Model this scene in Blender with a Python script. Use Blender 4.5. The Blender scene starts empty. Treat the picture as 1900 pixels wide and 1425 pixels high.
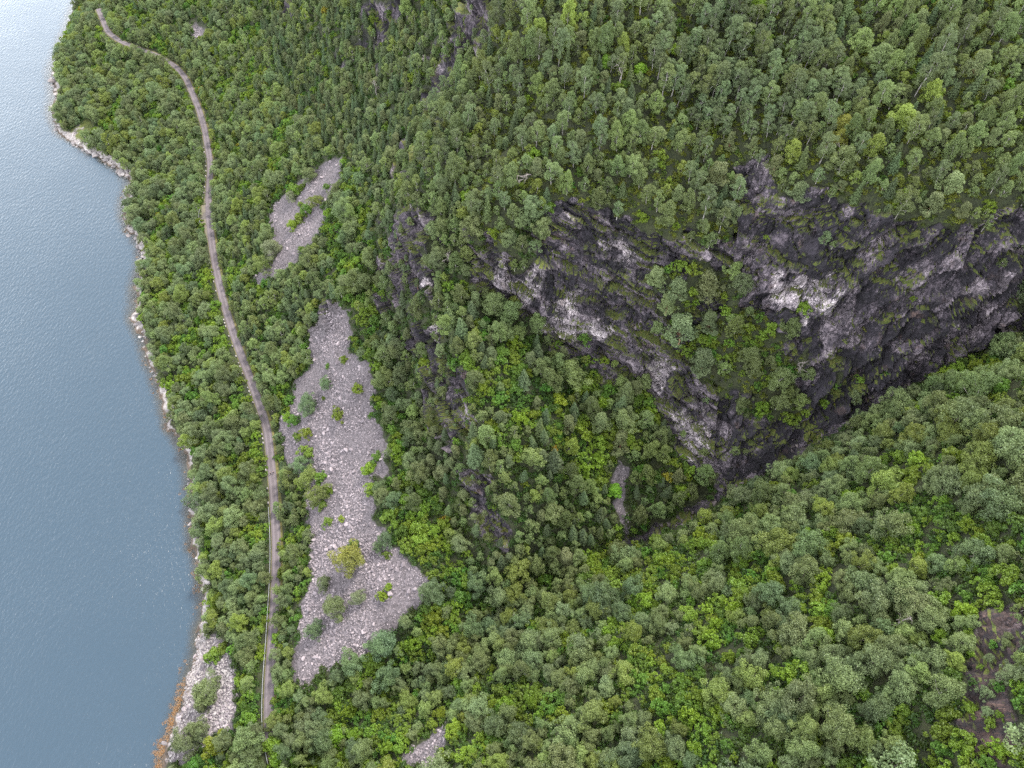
import bpy, math, random
import numpy as np
from mathutils import Vector

# ------------------------------------------------------------------ camera, sky, sun, exposure
SC = bpy.context.scene
COL = SC.collection
CAM_POS = (0.0, 0.0, 250.0)
PITCH = math.radians(55.0)
cam_data = bpy.data.cameras.new('camera')
cam_data.sensor_width = 36.0
cam_data.lens = 1307.0 / 1900.0 * 36.0
cam_data.clip_start = 1.0
cam_data.clip_end = 6000.0
cam = bpy.data.objects.new('camera', cam_data)
cam.location = CAM_POS
cam.rotation_euler = (math.radians(90.0) - PITCH, 0.0, 0.0)
COL.objects.link(cam)
SC.camera = cam

SUN_EL, SUN_ROT = math.radians(54.0), math.radians(42.0)
world = bpy.data.worlds.new('World')
SC.world = world
world.use_nodes = True
wn, wl = world.node_tree.nodes, world.node_tree.links
wn.clear()
w_out = wn.new('ShaderNodeOutputWorld')
w_bg = wn.new('ShaderNodeBackground')
w_sky = wn.new('ShaderNodeTexSky')
w_sky.sky_type = 'NISHITA'
w_sky.sun_disc = False
w_sky.sun_elevation = SUN_EL
w_sky.sun_rotation = SUN_ROT
w_sky.air_density = 1.0
w_sky.dust_density = 3.0
w_geo = wn.new('ShaderNodeTexCoord')
w_map = wn.new('ShaderNodeMapping')
w_map.inputs['Scale'].default_value = (1.0, 1.0, 2.2)
w_noise = wn.new('ShaderNodeTexNoise')
w_noise.inputs['Scale'].default_value = 2.2
w_noise.inputs['Detail'].default_value = 5.0
w_noise.inputs['Roughness'].default_value = 0.55
w_ramp = wn.new('ShaderNodeValToRGB')
w_ramp.color_ramp.elements[0].position = 0.33
w_ramp.color_ramp.elements[0].color = (6.3, 6.6, 7.0, 1)
w_ramp.color_ramp.elements[1].position = 0.66
w_ramp.color_ramp.elements[1].color = (10.5, 10.7, 11.0, 1)
w_mix = wn.new('ShaderNodeMixRGB')
w_mix.inputs['Fac'].default_value = 0.78           # the cloud layer over the blue sky
wl.new(w_geo.outputs['Generated'], w_map.inputs['Vector'])
wl.new(w_map.outputs['Vector'], w_noise.inputs['Vector'])
wl.new(w_noise.outputs['Fac'], w_ramp.inputs['Fac'])
wl.new(w_sky.outputs['Color'], w_mix.inputs['Color1'])
wl.new(w_ramp.outputs['Color'], w_mix.inputs['Color2'])
w_sep = wn.new('ShaderNodeSeparateXYZ')
w_hor = wn.new('ShaderNodeMapRange')
w_hor.inputs['From Min'].default_value = 0.0
w_hor.inputs['From Max'].default_value = 0.75
w_hor.inputs['To Min'].default_value = 2.1            # bright cloud towards the horizon
w_hor.inputs['To Max'].default_value = 0.92
w_gain = wn.new('ShaderNodeMixRGB'); w_gain.blend_type = 'MULTIPLY'; w_gain.inputs['Fac'].default_value = 1.0
wl.new(w_geo.outputs['Generated'], w_sep.inputs[0]); wl.new(w_sep.outputs['Z'], w_hor.inputs['Value'])
wl.new(w_mix.outputs['Color'], w_gain.inputs['Color1']); wl.new(w_hor.outputs['Result'], w_gain.inputs['Color2'])
wl.new(w_gain.outputs['Color'], w_bg.inputs['Color'])
w_bg.inputs['Strength'].default_value = 0.082
wl.new(w_bg.outputs['Background'], w_out.inputs['Surface'])

sun_data = bpy.data.lights.new('sun', 'SUN')
sun_data.energy = 1.5
sun_data.angle = math.radians(11.0)
sun_data.color = (1.0, 0.95, 0.87)
sun = bpy.data.objects.new('sun', sun_data)
sdir = Vector((math.sin(SUN_ROT) * math.cos(SUN_EL), math.cos(SUN_ROT) * math.cos(SUN_EL), math.sin(SUN_EL)))
sun.rotation_euler = sdir.to_track_quat('Z', 'Y').to_euler()
sun.location = (-100, -50, 400)
COL.objects.link(sun)

SC.view_settings.view_transform = 'Standard'
SC.view_settings.look = 'None'
SC.view_settings.exposure = 2.75
SC.view_settings.gamma = 1.0
SC.view_settings.use_curve_mapping = False
SC.render.engine = 'CYCLES'
SC.cycles.use_denoising = False
SC.cycles.sample_clamp_direct = 12.0
SC.cycles.sample_clamp_indirect = 6.0
SC.cycles.max_bounces = 6
SC.cycles.diffuse_bounces = 3
SC.cycles.glossy_bounces = 3
SC.cycles.transmission_bounces = 3
SC.cycles.transparent_max_bounces = 6

# ------------------------------------------------------------------ surveyed points of the place (metres)
CTRL = [[-298.05,469.18,0.0],[-295.05,451.03,0.0],[-318.67,460.97,-7.0],[-299.78,452.54,-1.2],[-291.36,428.66,0.0],[-314.47,438.11,-7.0],[-295.99,430.09,-1.2],[-289.54,416.42,-0.0],[-312.37,425.61,-7.0],[-294.11,417.82,-1.2],[-282.59,398.77,0.0],[-304.92,407.57,-7.0],[-287.07,400.1,-1.2],[-276.72,387.43,0.0],[-298.69,395.99,-7.0],[-281.12,388.73,-1.2],[-273.88,373.74,0.0],[-295.51,382.0,-7.0],[-278.21,374.99,-1.2],[-268.64,363.14,0.0],[-289.94,371.17,-7.0],[-272.91,364.36,-1.2],[-262.31,352.85,-0.0],[-283.26,360.65,-7.0],[-266.51,354.03,-1.2],[-256.19,346.31,0.0],[-276.86,353.97,-7.0],[-260.34,347.47,-1.2],[-247.91,340.39,0.0],[-268.26,347.91,-7.0],[-252.0,341.53,-1.2],[-237.76,333.12,0.0],[-257.71,340.48,-7.0],[-241.77,334.23,-1.2],[-225.84,324.59,0.0],[-245.33,331.76,-7.0],[-229.78,325.68,-1.2],[-214.37,316.73,0.0],[-233.42,323.72,-7.0],[-218.22,317.79,-1.2],[-205.85,305.49,0.0],[-224.47,312.23,-7.0],[-209.62,306.52,-1.2],[-204.66,292.49,-0.0],[-223.0,298.94,-7.0],[-208.37,293.47,-1.2],[-201.28,280.0,0.0],[-219.29,286.16,-7.0],[-204.93,280.93,-1.2],[-195.36,269.94,0.0],[-213.02,275.88,-7.0],[-198.93,270.84,-1.2],[-188.03,262.13,0.0],[-205.35,267.88,-7.0],[-191.54,263.0,-1.2],[-183.27,252.62,0.0],[-200.29,258.16,-7.0],[-186.72,253.46,-1.2],[-181.25,239.8,0.0],[-197.97,245.04,-7.0],[-184.64,240.59,-1.2],[-180.1,229.23,0.0],[-196.58,234.23,-7.0],[-183.44,229.98,-1.2],[-176.97,220.71,0.0],[-193.21,225.51,-7.0],[-180.26,221.43,-1.2],[-175.73,211.77,0.0],[-191.76,216.37,-7.0],[-178.98,212.46,-1.2],[-168.55,201.22,-0.0],[-184.19,205.57,-7.0],[-171.73,201.87,-1.2],[-162.9,190.45,-0.0],[-178.18,194.54,-7.0],[-166.0,191.06,-1.2],[-156.33,178.64,0.0],[-171.21,182.46,-7.0],[-159.36,179.21,-1.2],[-150.43,168.71,0.0],[-164.97,172.3,-7.0],[-153.39,169.24,-1.2],[-145.43,159.15,-0.0],[-159.65,162.51,-7.0],[-148.33,159.65,-1.2],[-142.31,151.23,0.0],[-156.29,154.39,-7.0],[-145.16,151.69,-1.2],[-135.65,145.57,-0.0],[-149.35,148.6,-7.0],[-138.45,146.01,-1.2],[-131.58,138.55,0.0],[-145.03,141.41,-7.0],[-134.33,138.96,-1.2],[-128.57,131.24,0.0],[-141.8,133.93,-7.0],[-131.27,131.63,-1.2],[-126.58,125.31,0.0],[-139.65,127.86,-7.0],[-129.25,125.67,-1.2],[-123.84,117.25,-0.0],[-136.68,119.6,-7.0],[-126.47,117.58,-1.2],[-121.24,107.27,0.0],[-133.81,109.38,-7.0],[-123.81,107.57,-1.2],[-118.96,100.85,0.0],[-131.34,102.8,-7.0],[-121.49,101.12,-1.2],[-115.09,93.58,-0.0],[-127.23,95.36,-7.0],[-117.58,93.82,-1.2],[-111.68,85.54,0.0],[-123.57,87.13,-7.0],[-114.12,85.76,-1.2],[-109.25,75.9,0.0],[-120.88,77.25,-7.0],[-111.63,76.07,-1.2],[-108.77,70.31,0.0],[-120.29,71.52,-7.0],[-111.13,70.46,-1.2],[-108.18,62.19,0.0],[-119.52,63.21,-7.0],[-110.5,62.31,-1.2],[-108.33,54.38,0.0],[-119.52,55.2,-7.0],[-110.62,54.47,-1.2],[-108.78,46.03,0.0],[-119.82,46.65,-7.0],[-111.04,46.09,-1.2],[-109.66,39.59,0.0],[-120.59,40.05,-7.0],[-111.89,39.62,-1.2],[-109.99,33.35,0.0],[-120.8,33.66,-7.0],[-112.19,33.36,-1.2],[-109.85,28.06,0.0],[-120.56,28.23,-7.0],[-112.03,28.04,-1.2],[-257.41,441.87,19.0],[-248.79,425.98,19.0],[-236.98,414.94,19.0],[-226.97,408.94,19.0],[-211.61,400.71,19.0],[-197.25,389.26,19.0],[-187.56,376.52,19.0],[-179.39,360.58,19.0],[-172.24,346.08,18.5],[-165.38,329.8,18.0],[-159.63,313.61,18.0],[-154.43,298.2,18.0],[-151.96,284.11,17.5],[-149.08,270.63,17.0],[-146.43,260.96,17.0],[-143.35,251.59,17.0],[-139.25,238.95,17.0],[-133.82,223.97,16.5],[-127.33,208.16,16.0],[-120.26,192.79,16.0],[-112.89,178.26,16.0],[-105.38,163.98,16.0],[-99.11,151.49,16.0],[-94.78,141.85,15.5],[-91.59,130.23,15.0],[-88.36,118.89,15.0],[-85.68,108.09,15.0],[-83.12,97.79,15.0],[-81.23,87.96,15.0],[-79.79,78.57,15.0],[-78.6,69.58,15.0],[-77.45,60.97,15.0],[-76.52,52.72,15.0],[-75.29,44.81,15.0],[-73.79,37.22,15.0],[-71.66,31.35,15.0],[-69.26,26.37,15.0],[142.45,127.45,100.0],[130.51,124.22,92.0],[117.58,120.16,84.0],[104.2,113.94,74.0],[90.09,109.04,65.0],[78.13,103.18,57.0],[66.46,99.19,51.0],[56.05,94.29,45.0],[42.69,89.2,40.0],[27.33,83.63,36.0],[10.23,77.19,32.0],[-8.4,64.36,27.0],[-31.43,48.47,20.0],[-49.92,31.35,15.0],[-21.17,206.29,113.0],[-26.08,193.34,108.0],[-30.22,182.16,102.0],[-33.04,176.29,96.0],[-30.95,167.76,90.0],[-27.84,155.92,85.0],[-24.78,146.68,80.0],[-21.99,135.44,75.0],[-18.75,124.5,70.0],[-15.76,115.17,66.0],[-11.51,104.74,61.0],[-6.56,95.02,55.0],[-2.48,84.89,46.0],[1.67,77.63,38.0],[-54.37,222.28,72.0],[-51.97,201.61,66.0],[-47.09,179.54,60.0],[-41.24,161.49,57.0],[-35.4,144.63,54.0],[-30.06,129.48,50.0],[-26.49,112.5,47.0],[-22.4,99.89,45.0],[-15.22,86.97,41.0],[-11.74,76.63,36.0],[-84.5,182.4,32.0],[-85.69,160.78,25.0],[-97.26,212.64,38.0],[-69.51,243.85,63.0],[-90.27,234.67,45.0],[-74.68,200.61,50.0],[-66.46,176.13,52.0],[-134.29,292.09,26.0],[-70.3,274.05,68.0],[-96.85,280.26,50.0],[-156.15,375.78,34.0],[-58.39,292.27,82.0],[-88.9,307.47,60.0],[-130.31,374.25,50.0],[-173.14,414.58,38.0],[-218.06,444.55,26.0],[-35.64,269.23,104.0],[-56.65,302.13,100.0],[-90.94,346.44,78.0],[-51.05,145.24,50.0],[-42.11,114.16,44.0],[-43.92,97.51,38.0],[-31.85,82.07,40.0],[-24.58,73.52,40.0],[-58.52,120.26,33.0],[-59.29,92.38,28.0],[-52.07,65.73,28.0],[-64.53,47.12,19.0],[-40.9,59.99,31.0],[-67.87,68.1,20.0],[-74.33,105.79,20.0],[-60.34,147.91,43.0],[-47.52,52.03,25.0],[-104.39,133.0,10.0],[-101.43,100.29,9.0],[-94.83,71.35,9.0],[-90.74,45.96,9.0],[-124.64,172.21,9.0],[-147.94,217.66,9.0],[-167.1,260.22,9.0],[-175.53,300.95,9.0],[-210.98,342.6,9.0],[-227.81,388.38,10.0],[-250.33,414.94,8.0],[-249.84,375.04,8.0],[-205.09,371.05,14.0],[-186.18,333.5,12.0],[-273.4,444.42,9.0],[-275.66,465.42,12.0],[-34.21,238.66,96.0],[-43.29,232.61,84.0],[123.28,98.61,112.0],[110.74,74.26,116.0],[101.49,54.93,118.0],[91.46,33.73,120.0],[83.49,14.59,120.0],[105.73,95.57,92.0],[91.05,62.42,100.0],[81.1,37.88,104.0],[73.01,16.16,106.0],[82.16,89.04,74.0],[72.22,62.13,84.0],[63.02,35.45,92.0],[57.63,17.4,95.0],[54.96,80.73,56.0],[47.67,53.29,70.0],[40.22,19.08,80.0],[23.67,68.2,46.0],[20.89,43.08,58.0],[18.86,20.87,64.0],[-7.69,47.56,38.0],[-6.83,22.67,48.0],[-37.35,24.8,29.0],[-30.63,34.84,30.0],[-10.43,160.1,106.0],[-3.18,149.45,101.0],[7.75,148.84,107.0],[9.27,157.97,114.0],[19.98,154.56,113.0],[30.76,153.43,112.0],[39.81,148.97,110.0],[46.01,146.71,108.0],[54.66,144.6,109.0],[63.27,149.02,114.0],[60.68,160.01,120.0],[66.36,160.39,127.0],[72.17,147.51,123.0],[84.28,142.98,126.0],[95.53,136.96,125.0],[107.49,134.07,124.0],[115.28,131.94,126.0],[125.2,135.38,130.0],[131.56,131.32,121.0],[-6.69,148.33,87.0],[1.7,146.25,80.5],[8.55,142.53,77.0],[18.81,138.37,74.0],[27.37,135.6,72.0],[35.74,130.71,70.0],[42.56,126.58,67.0],[47.71,116.92,60.0],[52.59,108.07,55.0],[62.48,103.41,53.0],[66.38,100.17,52.0],[77.71,103.97,59.0],[89.31,110.09,68.0],[103.23,114.83,77.0],[116.53,121.25,87.0],[129.33,125.34,95.0],[141.05,128.4,103.0],[51.0,126.35,76.0],[57.85,140.55,92.0],[63.68,131.41,88.0],[71.56,133.87,90.0],[71.93,121.47,80.0],[87.92,121.47,80.0],[96.65,117.13,75.0],[81.52,115.88,71.0],[62.99,117.83,68.0],[65.11,109.09,60.0],[8.37,127.19,72.0],[8.21,111.3,66.0],[25.43,114.93,60.0],[8.19,97.64,57.0],[25.46,101.19,50.0],[43.29,103.21,46.0],[16.75,88.85,45.0],[-1.62,110.09,68.0],[-8.18,124.33,76.0],[-8.25,136.28,82.0],[-15.01,145.89,86.0],[-14.98,156.47,94.0],[33.88,120.41,64.0],[-14.79,229.76,116.0],[-12.58,239.69,131.0],[0.0,225.59,138.0],[0.0,208.76,130.0],[9.58,186.71,126.0],[53.63,179.18,131.0],[54.46,207.46,147.0],[92.9,167.14,139.0],[96.23,197.39,152.0],[127.21,156.6,146.0],[132.03,185.31,158.0],[23.79,211.49,145.0],[0.0,184.97,118.0],[-11.58,179.95,112.0],[78.47,155.17,131.0],[38.18,162.34,120.0],[109.02,144.86,134.0],[126.11,141.11,137.0],[23.4,192.66,136.0],[75.07,187.89,142.0],[-500.0,-100.0,-30.0],[-500.0,300.0,-30.0],[-500.0,700.0,-30.0],[-300.0,100.0,-30.0],[250.0,100.0,200.0],[250.0,0.0,190.0],[250.0,250.0,225.0],[110.0,-60.0,122.0],[0.0,-60.0,56.0],[-114.0,-60.0,0.0],[-84.0,-60.0,15.0],[-340.0,700.0,-4.0],[-290.0,600.0,4.0],[-250.0,600.0,24.0],[-100.0,600.0,150.0],[0.0,400.0,190.0],[100.0,350.0,215.0],[200.0,350.0,235.0],[-100.0,420.0,110.0],[-30.0,330.0,150.0],[250.0,-60.0,190.0],[120.0,-120.0,120.0],[-80.0,-120.0,14.0],[0.0,-120.0,54.0],[-120.0,-120.0,-1.0],[100.0,260.0,190.0],[0.0,290.0,150.0]]
POLY = {
 'scree_main':[[-64.8,175.7],[-61.0,170.1],[-59.6,164.1],[-61.5,159.0],[-54.6,152.3],[-49.2,143.7],[-47.1,136.9],[-48.9,132.1],[-44.0,125.4],[-41.7,115.4],[-42.0,109.4],[-47.0,106.3],[-44.2,100.3],[-43.5,91.6],[-39.0,86.2],[-32.5,83.1],[-30.0,78.9],[-25.0,74.5],[-26.3,71.0],[-26.7,67.1],[-31.8,65.8],[-34.6,62.4],[-42.7,57.5],[-43.8,54.8],[-49.4,53.6],[-56.8,52.7],[-64.5,46.9],[-66.7,48.8],[-68.6,63.2],[-68.9,68.3],[-67.0,74.8],[-67.9,87.2],[-71.7,103.2],[-75.6,114.8],[-83.0,125.7],[-90.1,140.4],[-89.5,144.6],[-84.0,150.0],[-84.4,157.9],[-77.4,158.5],[-79.3,169.7],[-74.9,175.9]],
 'scree_upper':[[-70.1,248.5],[-70.5,234.2],[-75.6,232.4],[-79.3,230.0],[-75.9,222.2],[-76.7,216.9],[-82.9,214.0],[-89.0,213.8],[-89.8,207.1],[-99.4,204.9],[-108.1,206.4],[-113.1,212.4],[-105.2,220.7],[-105.4,229.3],[-108.9,240.4],[-108.0,248.7],[-98.7,248.8],[-95.1,251.6],[-86.7,252.7],[-80.3,253.1]],
 'scree_shore':[[-108.3,70.2],[-98.0,65.4],[-91.7,58.8],[-86.4,45.7],[-86.9,35.8],[-93.0,35.4],[-100.8,28.3],[-107.8,28.1],[-108.2,41.1],[-108.9,52.7],[-109.0,62.2]],
 'scree_small':[[-191.5,415.1],[-180.5,407.4],[-180.6,398.0],[-187.5,403.7]],
 'scree_low':[[-28.5,24.4],[-30.4,26.7],[-22.4,32.8],[-18.8,35.7],[-17.8,30.3],[-21.5,23.9]],
 'scree_bowl':[[33.4,107.8],[36.2,106.8],[36.2,98.6],[38.5,90.1],[36.0,90.3],[32.7,97.5]],
 'cliff_main':[[-10.5,161.2],[-3.2,150.8],[7.8,149.1],[9.0,158.7],[16.9,157.9],[30.8,154.7],[40.5,150.0],[47.5,147.1],[56.6,145.6],[62.2,147.6],[61.8,161.5],[65.4,163.6],[70.2,160.2],[71.2,148.5],[78.5,147.1],[90.9,140.6],[97.2,136.8],[107.9,136.8],[115.3,133.1],[117.2,135.5],[127.2,138.1],[142.0,127.2],[129.7,124.7],[123.8,121.8],[117.4,120.0],[104.0,114.1],[92.5,109.0],[79.3,103.2],[66.4,99.1],[62.5,102.8],[52.7,107.7],[48.5,115.5],[46.7,119.3],[42.5,126.5],[34.1,131.5],[25.7,135.4],[15.4,137.7],[8.5,142.1],[1.7,145.8],[-6.3,147.8]],
 'cliff_left':[[-38.0,188.6],[-27.3,172.0],[-29.7,168.2],[-25.1,154.7],[-22.5,143.4],[-20.6,133.9],[-12.9,125.4],[-11.2,115.5],[-12.9,109.3],[-16.7,114.0],[-20.8,119.0],[-23.9,131.5],[-26.8,140.3],[-29.4,153.2],[-33.4,167.0],[-36.3,174.9]],
 'cliff_low':[[-16.8,103.2],[-7.4,100.4],[-5.3,90.3],[-0.3,86.4],[-1.3,80.2],[-8.3,86.9],[-13.4,95.5]],
 'cliff_gully':[[-20.4,259.4],[-8.0,236.7],[-9.8,229.9],[-14.7,231.9],[-19.7,232.7],[-21.6,239.1],[-19.3,245.7]],
 'slab_a':[[10.2,141.2],[18.8,138.1],[19.7,134.7],[12.0,136.2]],
 'slab_b':[[25.4,134.8],[37.4,130.5],[38.8,126.9],[27.4,128.4]],
 'cliff_near':[[87.0,36.7],[92.1,40.9],[96.3,43.2],[90.0,29.3],[88.6,28.2],[83.5,14.7],[78.1,15.5],[79.5,23.8],[82.9,27.0],[85.4,33.9]],
 'shore_rock':[[-256.0,348.9],[-243.4,358.8],[-234.9,345.5],[-244.4,340.3]],
 'bench':[[39.9,145.7],[48.1,144.0],[58.6,145.0],[63.8,141.8],[66.7,137.3],[73.7,134.5],[78.8,128.8],[83.3,125.3],[92.9,122.2],[97.3,120.2],[94.0,115.2],[80.4,112.6],[65.6,119.3],[55.8,126.1],[47.6,132.8],[44.3,138.3]],
 'pale_a':[[72.2,138.7],[77.8,138.2],[90.9,130.3],[89.7,128.5],[75.4,135.8]],
 'pale_b':[[-4.0,149.9],[7.9,147.8],[9.8,145.8],[5.8,145.3],[-3.3,147.6]],
 'pale_c':[[10.0,144.4],[19.9,143.4],[30.0,139.1],[28.8,137.0],[11.8,142.0]],
 'pale_d':[[21.9,151.7],[35.7,149.7],[37.4,147.2],[23.7,150.2]],
 'pale_e':[[41.8,132.0],[49.6,127.1],[47.8,124.6],[43.1,127.9]],
 'pale_f':[[50.7,118.7],[60.3,113.6],[63.8,108.3],[54.2,109.3]],
 'pale_g':[[-29.7,157.6],[-26.4,154.4],[-21.7,137.0],[-24.9,139.1]],
 'dark_a':[[77.5,147.2],[86.8,143.1],[94.0,136.4],[89.9,132.5],[78.5,139.2]],
 'dark_b':[[20.1,154.1],[41.4,149.2],[44.7,146.3],[21.9,151.2]],
 'dark_c':[[94.9,123.4],[116.2,121.5],[103.7,114.7],[74.7,103.0],[65.7,100.4],[77.6,110.5]],
 'z_dark':[[-142.9,396.7],[-20.4,259.4],[-21.2,235.1],[-40.9,220.2],[-57.1,225.0],[-99.2,293.3],[-126.6,349.8]],
 'z_screeside':[[-67.1,233.7],[-53.0,200.0],[-47.7,170.4],[-38.9,131.7],[-28.9,104.3],[-19.5,87.0],[-15.1,77.9],[-26.4,76.2],[-39.5,88.4],[-44.1,99.4],[-41.5,116.4],[-47.2,143.6],[-57.1,159.3],[-64.4,176.1],[-74.5,196.5],[-77.5,222.8]],
 'z_flank':[[-54.7,225.5],[-31.8,186.2],[-32.3,172.8],[-25.8,150.4],[-18.5,127.5],[-11.5,107.5],[-4.9,96.2],[0.0,85.2],[1.7,77.7],[-8.4,77.9],[-16.9,87.0],[-26.2,107.0],[-33.9,133.4],[-44.1,167.8],[-51.9,201.4]],
 'z_bowl':[[-8.3,148.0],[8.6,141.9],[25.7,135.0],[42.5,126.5],[52.7,107.7],[64.9,100.4],[42.5,88.1],[8.5,75.9],[-0.8,85.1],[-10.7,107.4],[-18.5,127.5],[-24.8,149.8],[-18.4,154.8]],
 'z_aspen':[[40.5,202.7],[54.5,207.4],[82.7,200.3],[89.2,180.6],[78.8,158.1],[57.7,170.0],[41.5,180.8]],
 'z_above':[[-13.0,163.4],[-34.7,192.7],[-32.7,218.6],[-18.7,232.6],[-8.9,237.3],[132.0,185.3],[127.6,137.5],[115.3,133.1],[95.8,137.4],[78.6,146.7],[62.2,147.6],[46.1,146.9],[30.8,154.0],[7.7,158.3],[-3.2,151.5]],
 'z_mossy':[[45.7,167.0],[57.7,172.5],[62.2,147.6],[45.9,148.7],[27.7,155.3],[35.1,162.3]],
 'z_nearyellow':[[-50.7,45.3],[-31.3,63.0],[-14.2,48.7],[4.0,22.1],[-61.8,26.4]],
 'layby':[[-152.4,267.9],[-149.4,268.0],[-140.3,247.2],[-138.6,237.3],[-141.6,240.0],[-148.2,255.3]],
}
HAND = [[-61.7,155.4,1.48,1.8,'bush',''],[-68.4,155.6,1.0,1.3,'bush',''],[-67.9,148.1,2.17,4.8,'willow',''],[-54.3,141.4,2.09,2.6,'bush',''],[-49.0,132.1,1.13,1.4,'bush',''],[-62.0,135.2,2.31,2.9,'bush','p'],[-75.4,143.7,3.39,7.5,'willow',''],[-69.5,144.8,0.79,1.0,'bush',''],[-82.2,140.9,2.64,3.3,'bush',''],[-86.0,144.2,2.06,2.6,'bush',''],[-74.1,126.5,2.74,3.4,'bush',''],[-79.5,133.8,1.6,2.0,'bush',''],[-75.3,133.3,2.18,2.7,'bush','p'],[-76.6,121.9,3.11,6.8,'willow',''],[-72.6,116.0,3.44,7.6,'willow',''],[-67.1,115.8,1.9,2.4,'bush',''],[-68.1,113.6,1.14,1.4,'bush',''],[-48.0,112.3,2.53,3.2,'bush',''],[-45.7,115.4,1.99,2.5,'bush',''],[-46.3,105.4,2.32,2.9,'bush',''],[-43.0,104.3,2.12,4.7,'willow',''],[-66.9,107.4,3.72,8.2,'willow',''],[-63.1,109.4,1.49,1.9,'bush',''],[-65.5,105.1,1.68,2.1,'bush',''],[-61.8,98.5,1.64,2.0,'bush',''],[-56.8,98.3,1.26,1.6,'bush','p'],[-51.9,82.1,4.61,10.1,'willow','y'],[-51.5,88.0,1.92,2.4,'bush',''],[-60.8,77.8,2.09,4.6,'willow',''],[-54.6,69.1,3.36,7.4,'willow',''],[-47.8,70.8,2.17,4.8,'willow','p'],[-40.0,70.9,1.66,2.1,'bush',''],[-38.2,73.2,1.16,1.5,'bush',''],[-62.1,64.1,2.62,5.8,'willow','d'],[-48.7,52.3,3.08,6.8,'willow',''],[-39.1,57.0,3.88,8.5,'willow','d'],[-24.1,70.8,3.09,6.8,'willow','d'],[-39.8,87.5,2.21,4.9,'willow','d'],[-42.3,85.8,1.71,3.8,'willow',''],[-39.5,83.2,1.36,1.7,'bush',''],[-101.9,216.9,3.87,8.5,'willow','p'],[-104.7,211.8,3.41,7.5,'willow',''],[-89.8,228.8,2.96,3.7,'bush',''],[-86.4,231.3,2.73,3.4,'bush',''],[-92.6,225.6,2.74,3.4,'bush',''],[-95.6,247.8,3.08,3.8,'bush',''],[-91.9,247.7,1.88,2.4,'bush',''],[-77.3,236.5,1.58,2.0,'bush',''],[-81.8,231.2,2.47,5.4,'willow',''],[-87.6,249.1,3.03,6.7,'willow',''],[-96.4,244.1,2.12,4.7,'willow','p'],[-91.0,237.7,1.39,1.7,'bush',''],[-97.3,48.7,3.95,8.7,'willow',''],[-99.6,46.0,2.59,5.7,'willow',''],[-98.6,60.5,2.86,3.6,'bush',''],[-95.7,61.8,1.96,2.5,'bush',''],[-100.9,34.1,3.83,8.4,'willow',''],[-97.0,37.9,3.02,6.6,'willow',''],[-90.7,32.5,3.78,4.7,'bush','y'],[-70.2,32.2,3.04,4.6,'hazel',''],[-69.0,28.8,2.85,4.3,'hazel',''],[-52.5,34.6,3.52,5.3,'hazel',''],[57.3,141.0,4.67,9.3,'pine',''],[50.5,133.2,5.08,10.2,'pine',''],[58.2,134.7,3.33,6.7,'pine',''],[57.3,126.6,4.32,8.6,'pine',''],[47.7,139.8,3.74,7.5,'pine',''],[42.0,142.7,2.96,5.9,'pine',''],[45.9,138.3,3.16,6.3,'pine',''],[3.3,123.3,2.77,8.0,'spruce',''],[8.0,133.2,2.84,8.2,'spruce',''],[-0.8,142.7,3.65,8.8,'birch',''],[-5.3,143.3,3.61,8.7,'birch',''],[-10.5,103.8,3.39,9.8,'spruce',''],[12.7,103.3,3.09,9.0,'spruce',''],[-18.5,140.3,2.81,8.2,'spruce',''],[-15.1,136.9,2.79,8.1,'spruce',''],[18.7,128.1,4.5,10.8,'birch',''],[35.6,123.9,3.68,10.7,'spruce',''],[14.4,121.9,2.34,2.9,'bush','y'],[32.6,100.7,2.22,3.3,'hazel',''],[57.4,159.9,3.43,6.9,'pine',''],[59.8,151.5,2.83,5.7,'pine',''],[75.9,148.0,2.55,5.1,'pine',''],[109.4,141.3,2.94,5.9,'pine',''],[105.6,138.5,2.96,5.9,'pine',''],[36.8,189.1,2.0,3.0,'hazel',''],[86.0,160.4,2.38,5.7,'birch','y'],[93.2,161.5,1.82,2.7,'hazel',''],[79.0,120.1,3.48,8.3,'birch',''],[70.2,125.7,2.68,6.4,'birch',''],[87.0,121.4,2.06,4.9,'birch',''],[22.8,138.7,1.69,2.1,'bush',''],[82.6,131.3,1.97,2.5,'bush',''],[85.1,157.4,2.09,5.0,'birch','y'],[21.8,115.0,3.35,4.2,'bush',''],[27.0,107.6,2.87,3.6,'bush',''],[35.1,116.8,3.68,8.8,'birch',''],[42.1,117.0,2.86,6.9,'birch',''],[5.6,103.1,3.05,7.3,'birch',''],[13.1,90.9,3.44,8.3,'birch',''],[-1.6,92.1,3.55,8.5,'birch',''],[85.0,150.2,3.43,8.2,'birch',''],[99.2,157.2,3.12,7.5,'birch',''],[81.0,176.2,2.6,6.2,'birch',''],[97.1,176.2,3.24,7.8,'birch',''],[93.1,182.9,2.87,6.9,'birch',''],[-12.3,141.8,2.47,7.2,'spruce',''],[-22.0,105.3,3.05,6.1,'pine',''],[-2.5,137.7,2.97,7.1,'birch',''],[-11.3,122.9,2.91,7.0,'birch',''],[1.7,138.2,2.51,6.0,'birch','']]
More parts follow.
